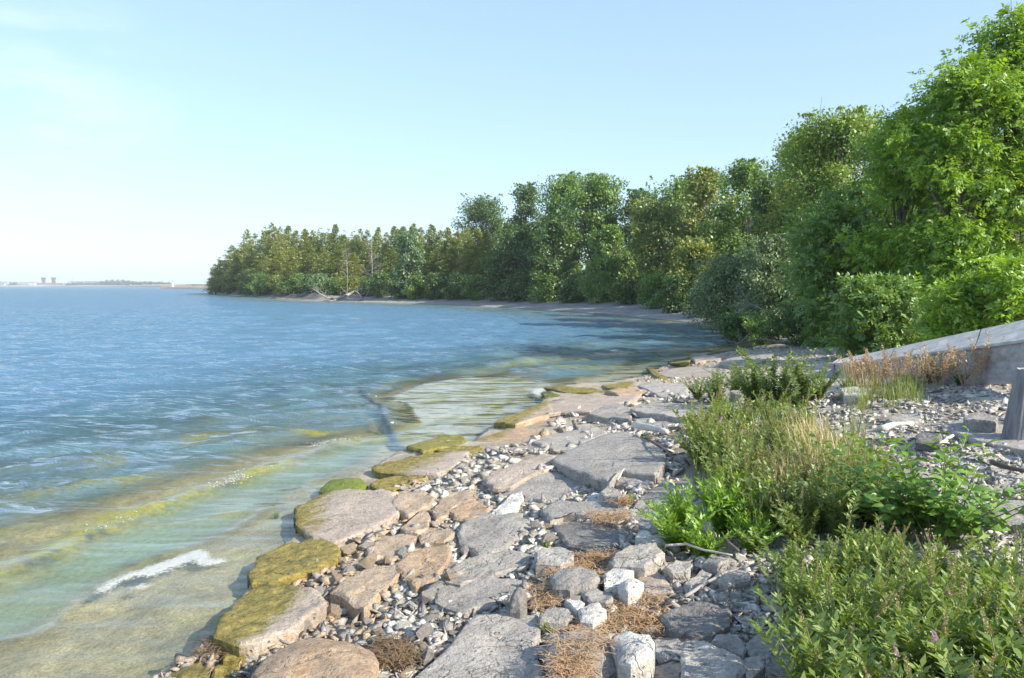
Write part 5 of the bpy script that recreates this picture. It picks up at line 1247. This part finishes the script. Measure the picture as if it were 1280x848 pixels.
def weed(i, H, nst, spread, leaf, lw, per, mat, nspike, nbloom=0, start=.12, up=.55, big=False, base_r=.06):
    """one plant at the origin: stems, foliage, seed spikes"""
    r = np.random.default_rng(700 + i); m = MB(); P, D, Nn, L = [], [], [], []; tips = []
    for s_ in range(nst):
        a = r.uniform(0, 6.28); ln = H * r.uniform(.62, 1.05); lean = r.uniform(.02, spread); b0 = Vector((math.cos(a), math.sin(a), 0)) * float(base_r * r.uniform(0, 1))
        dirh = Vector((math.cos(a + r.normal(0, .5)), math.sin(a + r.normal(0, .5)), 0)); pts = []
        for j in range(6):
            t = j / 5; pts.append(b0 + dirh * (ln * lean * (t * .7 + .5 * t * t)) + Vector((0, 0, ln * t * (1 - .18 * lean * t))) + Vector(r.normal(0, .006, 3)))
        m.tube(pts, [.0045 * (1 - .12 * j) for j in range(6)], 4, False); tips.append((pts[-1], (pts[-1] - pts[-2]).normalized()))
        A = np.array(pts); k = max(4, int(per * ln / H)); tt = np.linspace(start, 1.0, k) + r.normal(0, .01, k); tt = np.clip(tt, 0, 1) * 4.999
        ii = tt.astype(int); ff = (tt - ii)[:, None]; C = A[ii] * (1 - ff) + A[ii + 1] * ff; tang = unit(A[ii + 1] - A[ii])
        az = np.arange(k) * 2.4 + r.normal(0, .35, k) + a; out = np.stack([np.cos(az), np.sin(az), 0 * az], 1)
        P.append(C); D.append(out * (1 - up * .6) + tang * up + r.normal(0, .14, (k, 3))); Nn.append(tang * .9 + out * -.2 + r.normal(0, .22, (k, 3)) + [0, 0, .3])
        L.append(leaf * r.uniform(.65, 1.2, k) * (1.12 - .45 * (tt / 5) ** 2))
    P, D, Nn, L = np.vstack(P), np.vstack(D), np.vstack(Nn), np.concatenate(L)
    sm = m.mesh('stem', VEG['stem'], True); fattr(sm, 'rnd', np.full(len(sm.vertices), .5))
    fm = (leaves8 if big else leaves)('foliage', P, D, Nn, L, L * lw, mat)
    sp = []
    for q, (p, d) in enumerate(sorted(tips, key=lambda z: -z[0].z)[:nspike + nbloom]):
        bl = q < nbloom; sp.append((RNG.integers(2 if bl else 4), p - d * (.0 if bl else .01), d, bl))
    return sm, fm, sp
def plant(var, name, label, cat, u, v, rz, sc, group):
    p = on_ground(u, v); sm, fm, sp = var
    t = thing(name, label, cat, (p[0], p[1], h1(p[0], p[1]) - .01), rz, group); t.scale = (sc * RNG.uniform(.9, 1.15), sc * RNG.uniform(.9, 1.15), sc)
    obj('stem', sm, t); obj('foliage', fm, t)
    for i, p, d, bl in sp:
        o = obj('flower_spike', (BLOOM if bl else SPIKE)[i], t, p); o.rotation_euler = d.to_track_quat('Z', 'Y').to_euler()
    return t
WEED = [weed(i, .60, 17, .55, .085, .36, 50, VEG['weed'], 1 + i % 2, 1 if i == 0 else 0) for i in range(6)]
DULL = [weed(20 + i, .43, 16, .6, .066, .42, 50, VEG['dull'], 2, 1 if i == 1 else 0) for i in range(4)]
FEATH = [weed(30 + i, .70, 26, .75, .065, .52, 90, VEG['feather'], 0, start=.08, up=.4) for i in range(3)]
BRIGHT = [weed(40 + i, .42, 34, .85, .078, .30, 46, VEG['bright'], 0, start=.08, up=.6) for i in range(3)]
SHRUB = weed(50, .64, 36, .95, .105, .46, 20, VEG['shrub'], 0, start=.2, up=.35, big=True, base_r=.12)
def weed_place(rows, cols, what):
    """label by row (measured down the frame) and by neighbour (measured across it)"""
    def f(u, v): return f'{what} {rows[sum(v > r for r, _ in rows[1:] ) ][1]}, {cols[sum(u > c for c, _ in cols[1:])][1]}'
    return f
def scatter_plants(vars_, name, P, n_, mind, lo, hi, label, cat, group):
    P = np.array(P, float); k, got = 0, []
    for _ in range(n_ * 60):
        u, v = RNG.uniform(P[:, 0].min(), P[:, 0].max()), RNG.uniform(P[:, 1].min(), P[:, 1].max())
        if not in_px(u, v, P): continue
        g = on_ground(u, v)
        if any((g[0] - a) ** 2 + (g[1] - b) ** 2 < mind * mind for a, b in got): continue
        got.append((g[0], g[1])); lab = label(u, v) if callable(label) else label
        plant(vars_[k % len(vars_)], name, lab, cat, u, v, RNG.uniform(0, 6.28), RNG.uniform(lo, hi), group); k += 1
        if k >= n_: break
scatter_plants(WEED, 'spiked_weed', [(1015, 880), (1090, 850), (1190, 850), (1300, 850), (1420, 860), (1560, 1000), (1500, 1150), (1150, 1120), (1025, 1000)], 64, .11, .58, .86,
               weed_place([(0, 'in the back row'), (885, 'in the second row'), (925, 'in the third row'), (970, 'in the front row'), (1030, 'in the foremost row')], [(0, 'beside the shaded stones'), (1100, 'just inside the stand'), (1200, 'mid stand'), (1300, 'toward the post side'), (1400, 'farthest from the stones')], 'tall spiked weed of the corner stand,'), 'weed', 'spiked weeds in the corner stand')
scatter_plants(WEED, 'spiked_weed', [(985, 740), (1060, 720), (1180, 745), (1300, 780), (1300, 850), (1060, 850), (1000, 850)], 30, .14, .42, .66,
               weed_place([(0, 'in its back fringe'), (770, 'in its middle fringe'), (812, 'in its front fringe')], [(0, 'at the shaded stones'), (1060, 'below the dull weeds'), (1130, 'below the small broad leaved shrub'), (1190, 'below the glossy shrub'), (1250, 'past the glossy shrub')], 'low weed behind the corner stand,'), 'weed', 'spiked weeds along the stones')
scatter_plants(DULL, 'spiked_weed', [(870, 590), (900, 575), (1000, 590), (1090, 600), (1110, 650), (1060, 690), (970, 690), (935, 650), (885, 625)], 34, .15, .7, 1.0,
               weed_place([(0, 'in the back row'), (610, 'in the second row'), (640, 'in the third row'), (665, 'in the front row')], [(0, 'beside the rough raised slab'), (920, 'behind the lime bushes'), (980, 'by the blond grass'), (1040, 'past the blond grass'), (1075, 'beside the glossy shrub')], 'dull weed of the middle bank,'), 'weed', 'dull weeds of the middle bank')
scatter_plants(DULL, 'spiked_weed', [(865, 535), (960, 525), (1020, 545), (1000, 585), (880, 580)], 14, .2, .7, 1.0,
               weed_place([(0, 'in the back row'), (545, 'in the middle row'), (562, 'in the front row')], [(0, 'at the rough slab'), (905, 'mid patch'), (950, 'below the tallest feathery bush'), (990, 'at the shingle edge')], 'dull weed behind the rough raised slab,'), 'weed', 'weeds behind the rough slab')
for k, (u, v, sc, lab) in enumerate([(968, 512, 1.12, 'tallest feathery green bush above the long ledge'), (940, 508, .9, 'feathery green bush beside the pale ledge in the weeds'), (998, 514, .95, 'feathery green bush between the tallest one and the bright bank rock'),
        (893, 506, .72, 'airy feathery bush nearest the cove, with bare reddish twigs'), (872, 500, .5, 'small feathery sprig at the cove end of the weeds'), (918, 492, .62, 'pale feathery bush behind the airy one'), (1022, 500, .6, 'small feathery bush at the edge of the shingle'), (960, 545, .5, 'low round leaved clump below the tallest feathery bush')]):
    plant(FEATH[k % 3], 'feathery_bush', lab, 'bush', u, v, k * 1.7, sc, None)
for k, (u, v, sc, lab) in enumerate([(852, 688, 1.0, 'bright lime green bush at the edge of the grey slabs'), (905, 668, .95, 'second bright lime bush, set back beside the first'), (940, 690, .62, 'small bright plant by the thin curved stick'), (960, 655, .55, 'small bright plant among the dull weeds'), (878, 700, .5, 'low bright sprig in front of the two lime bushes')]):
    plant(BRIGHT[k % 3], 'lime_bush', lab, 'bush', u, v, k * 2.1, sc, None)
plant(SHRUB, 'broad_leaved_shrub', 'large leaved glossy green shrub on the shingle before the post', 'shrub', 1170, 684, .4, 1.0, None)
plant(SHRUB, 'broad_leaved_shrub', 'smaller broad leaved shrub tucked behind the glossy one', 'shrub', 1128, 672, 2.6, .72, None)
for k, (u, v, sc, lab) in enumerate([(690, 795, .22, 'tiny green sprig growing beside the largest flat slab'), (738, 612, .2, 'tiny green sprig by the bright white plate'), (787, 632, .24, 'small green tuft at the corner of the rust foot slab'), (684, 684, .15, 'tiny sprig above the rugged grey block'), (806, 556, .3, 'small weed on the edge of the rough raised slab'), (828, 700, .22, 'small tuft by the pale crumbly rock'), (1085, 505, .3, 'low green tuft on the shingle near the bright bank rock'), (1120, 500, .26, 'second low tuft on the shingle, nearer the ramp'), (345, 642, .2, 'green weed tuft standing in the water off the wide pink slab')]):
    plant(DULL[k % 4], 'green_tuft', lab, 'plant', u, v, k * 1.3, sc, None)

def blades(name, zones, mat, lab, kind='grass'):
    """thin bent blades"""
    V, Rr = [], []
    for pts, n_, lo, hi, clump in zones:
        P = np.array(pts, float); cs = []
        while len(cs) < max(3, n_ // clump):
            u, v = RNG.uniform(P[:, 0].min(), P[:, 0].max()), RNG.uniform(P[:, 1].min(), P[:, 1].max())
            if in_px(u, v, P): cs.append(on_ground(u, v))
        for i in range(n_):
            c = cs[i % len(cs)]; x, y = c[0] + RNG.normal(0, .05), c[1] + RNG.normal(0, .05); z = h1(x, y); H = RNG.uniform(lo, hi); a = RNG.uniform(0, 6.28); ln = RNG.uniform(.05, .5) * H
            d = np.array([math.cos(a), math.sin(a), 0]); s_ = np.array([-d[1], d[0], 0]) * RNG.uniform(.0016, .0034)
            p0 = np.array([x, y, z]); p1 = p0 + d * ln * .25 + [0, 0, H * .5]; p2 = p0 + d * ln * .6 + [0, 0, H * .85]; p3 = p0 + d * ln + [0, 0, H * .95]
            V += [p0 - s_, p0 + s_, p1 + s_ * .9, p1 - s_ * .9, p1 - s_ * .9, p1 + s_ * .9, p2 + s_ * .6, p2 - s_ * .6, p2 - s_ * .6, p2 + s_ * .6, p3 + s_ * .15, p3 - s_ * .15]; Rr += [RNG.uniform()] * 12
    me = mesh_np(name, np.array(V), np.arange(len(V)).reshape(-1, 4), mat); fattr(me, 'rnd', Rr); tag(obj(name, me), lab, 'grass', kind='stuff')
blades('dry_grass', [([(985, 575), (1045, 570), (1060, 640), (1000, 650)], 1000, .22, .48, 40), ([(960, 620), (1000, 600), (1010, 680), (970, 690)], 500, .2, .4, 40), ([(1060, 480), (1130, 476), (1130, 490), (1060, 492)], 260, .15, .4, 20), ([(1150, 470), (1290, 462), (1290, 474), (1150, 482)], 380, .15, .4, 20)],
       VEG['dry'], 'blond dry grass standing among the weeds and before the ramp')
blades('green_grass', [([(870, 560), (1080, 540), (1110, 640), (960, 690), (880, 640)], 1300, .12, .4, 26), ([(1040, 500), (1140, 486), (1150, 505), (1060, 520)], 600, .1, .3, 30), ([(1000, 760), (1300, 720), (1350, 900), (1010, 900)], 350, .15, .4, 20)],
       VEG['grass'], 'green and yellowing grass blades growing through the weed bank')
# dry panicles in front of the ramp
def panicle_plant(u, v, H, lab, seed):
    r = np.random.default_rng(seed); g = on_ground(u, v); t = thing('dry_weed', lab, 'weed', (g[0], g[1], g[2]), 0, None); m = MB(); P, D = [], []
    for i in range(15):
        a = r.uniform(0, 6.28); ln = H * float(r.uniform(.6, 1)); e = Vector((math.cos(a) * .34 * ln, math.sin(a) * .34 * ln, ln)); b0 = Vector((math.cos(a), math.sin(a), 0)) * .04
        m.tube([b0, b0 + e * .55, b0 + e], [.004, .003, .0015], 4, False); k = 70; tt = r.uniform(.35, 1.02, k)
        P.append(np.array(b0)[None] + np.array(e)[None] * tt[:, None] + r.normal(0, .03, (k, 3)) * (1.15 - tt)[:, None] * 1.6); D.append(r.normal(0, 1, (k, 3)) + [0, 0, .8])
    sm = m.mesh('stem', VEG['tan']); fattr(sm, 'rnd', np.full(len(sm.vertices), .5)); obj('stem', sm, t); P, D = np.vstack(P), np.vstack(D); L = r.uniform(.012, .03, len(P)); obj('blossom', leaves('blossom', P, D, r.normal(0, 1, P.shape), L, L * .5, VEG['tan']), t)
for i, (u, v, H, lab) in enumerate([(1064, 482, .42, 'tan dry weed at the low end of the ramp'), (1080, 485, .5, 'tallest tan dry weed clump before the low end of the ramp'), (1098, 482, .45, 'tan dry weed before the ramp, past the tallest clump'), (1122, 485, .56, 'feathery dry weed leaning on the side of the ramp'), (1150, 486, .46, 'short dry weed below the middle of the ramp'),
        (1172, 485, .5, 'dry reddish weed below the ramp beside a green tuft'), (1208, 484, .5, 'dry reddish weed in the dark gap under the ramp'), (1236, 480, .58, 'brown dry weed between the ramp and the post'), (1258, 478, .6, 'brown dry weed right behind the post'), (1284, 474, .6, 'dry weed at the frame edge behind the post')]):
    panicle_plant(u, v, H, lab, 300 + i)
for k, (u, v, sc, lab) in enumerate([(1140, 484, .45, 'green and yellow weed clump before the ramp'), (1165, 480, .5, 'greenish weed clump beside the dry reddish weed'), (1215, 478, .45, 'yellow-green weed under the high side of the ramp'), (1200, 482, .3, 'small yellow-green weed on the shingle by the ramp'), (1255, 466, .55, 'leafy weed climbing the ramp side above the post'), (1060, 492, .35, 'low green weed by the bright bank rock')]):
    plant(FEATH[k % 3] if k % 2 else DULL[k % 4], 'bank_weed', lab, 'weed', u, v, k * 1.1, sc, None)

# ------------------------------------------------------------------ summer haze over the lake
def haze():
    m, nt, out = newmat('haze_air'); n = N(nt)
    v = n('VolumePrincipled'); v.inputs['Color'].default_value = (0.86, 0.93, 1.0, 1); v.inputs['Density'].default_value = 0.00030
    n.l(v.outputs[0], out.inputs['Volume'])
    b = MB(); b.box((0, 0, 21.5), (3300, 3300, 27.5))
    tag(obj('haze', b.mesh('haze', m)), 'thin summer haze fading the far shore', 'haze', kind='stuff')
haze()
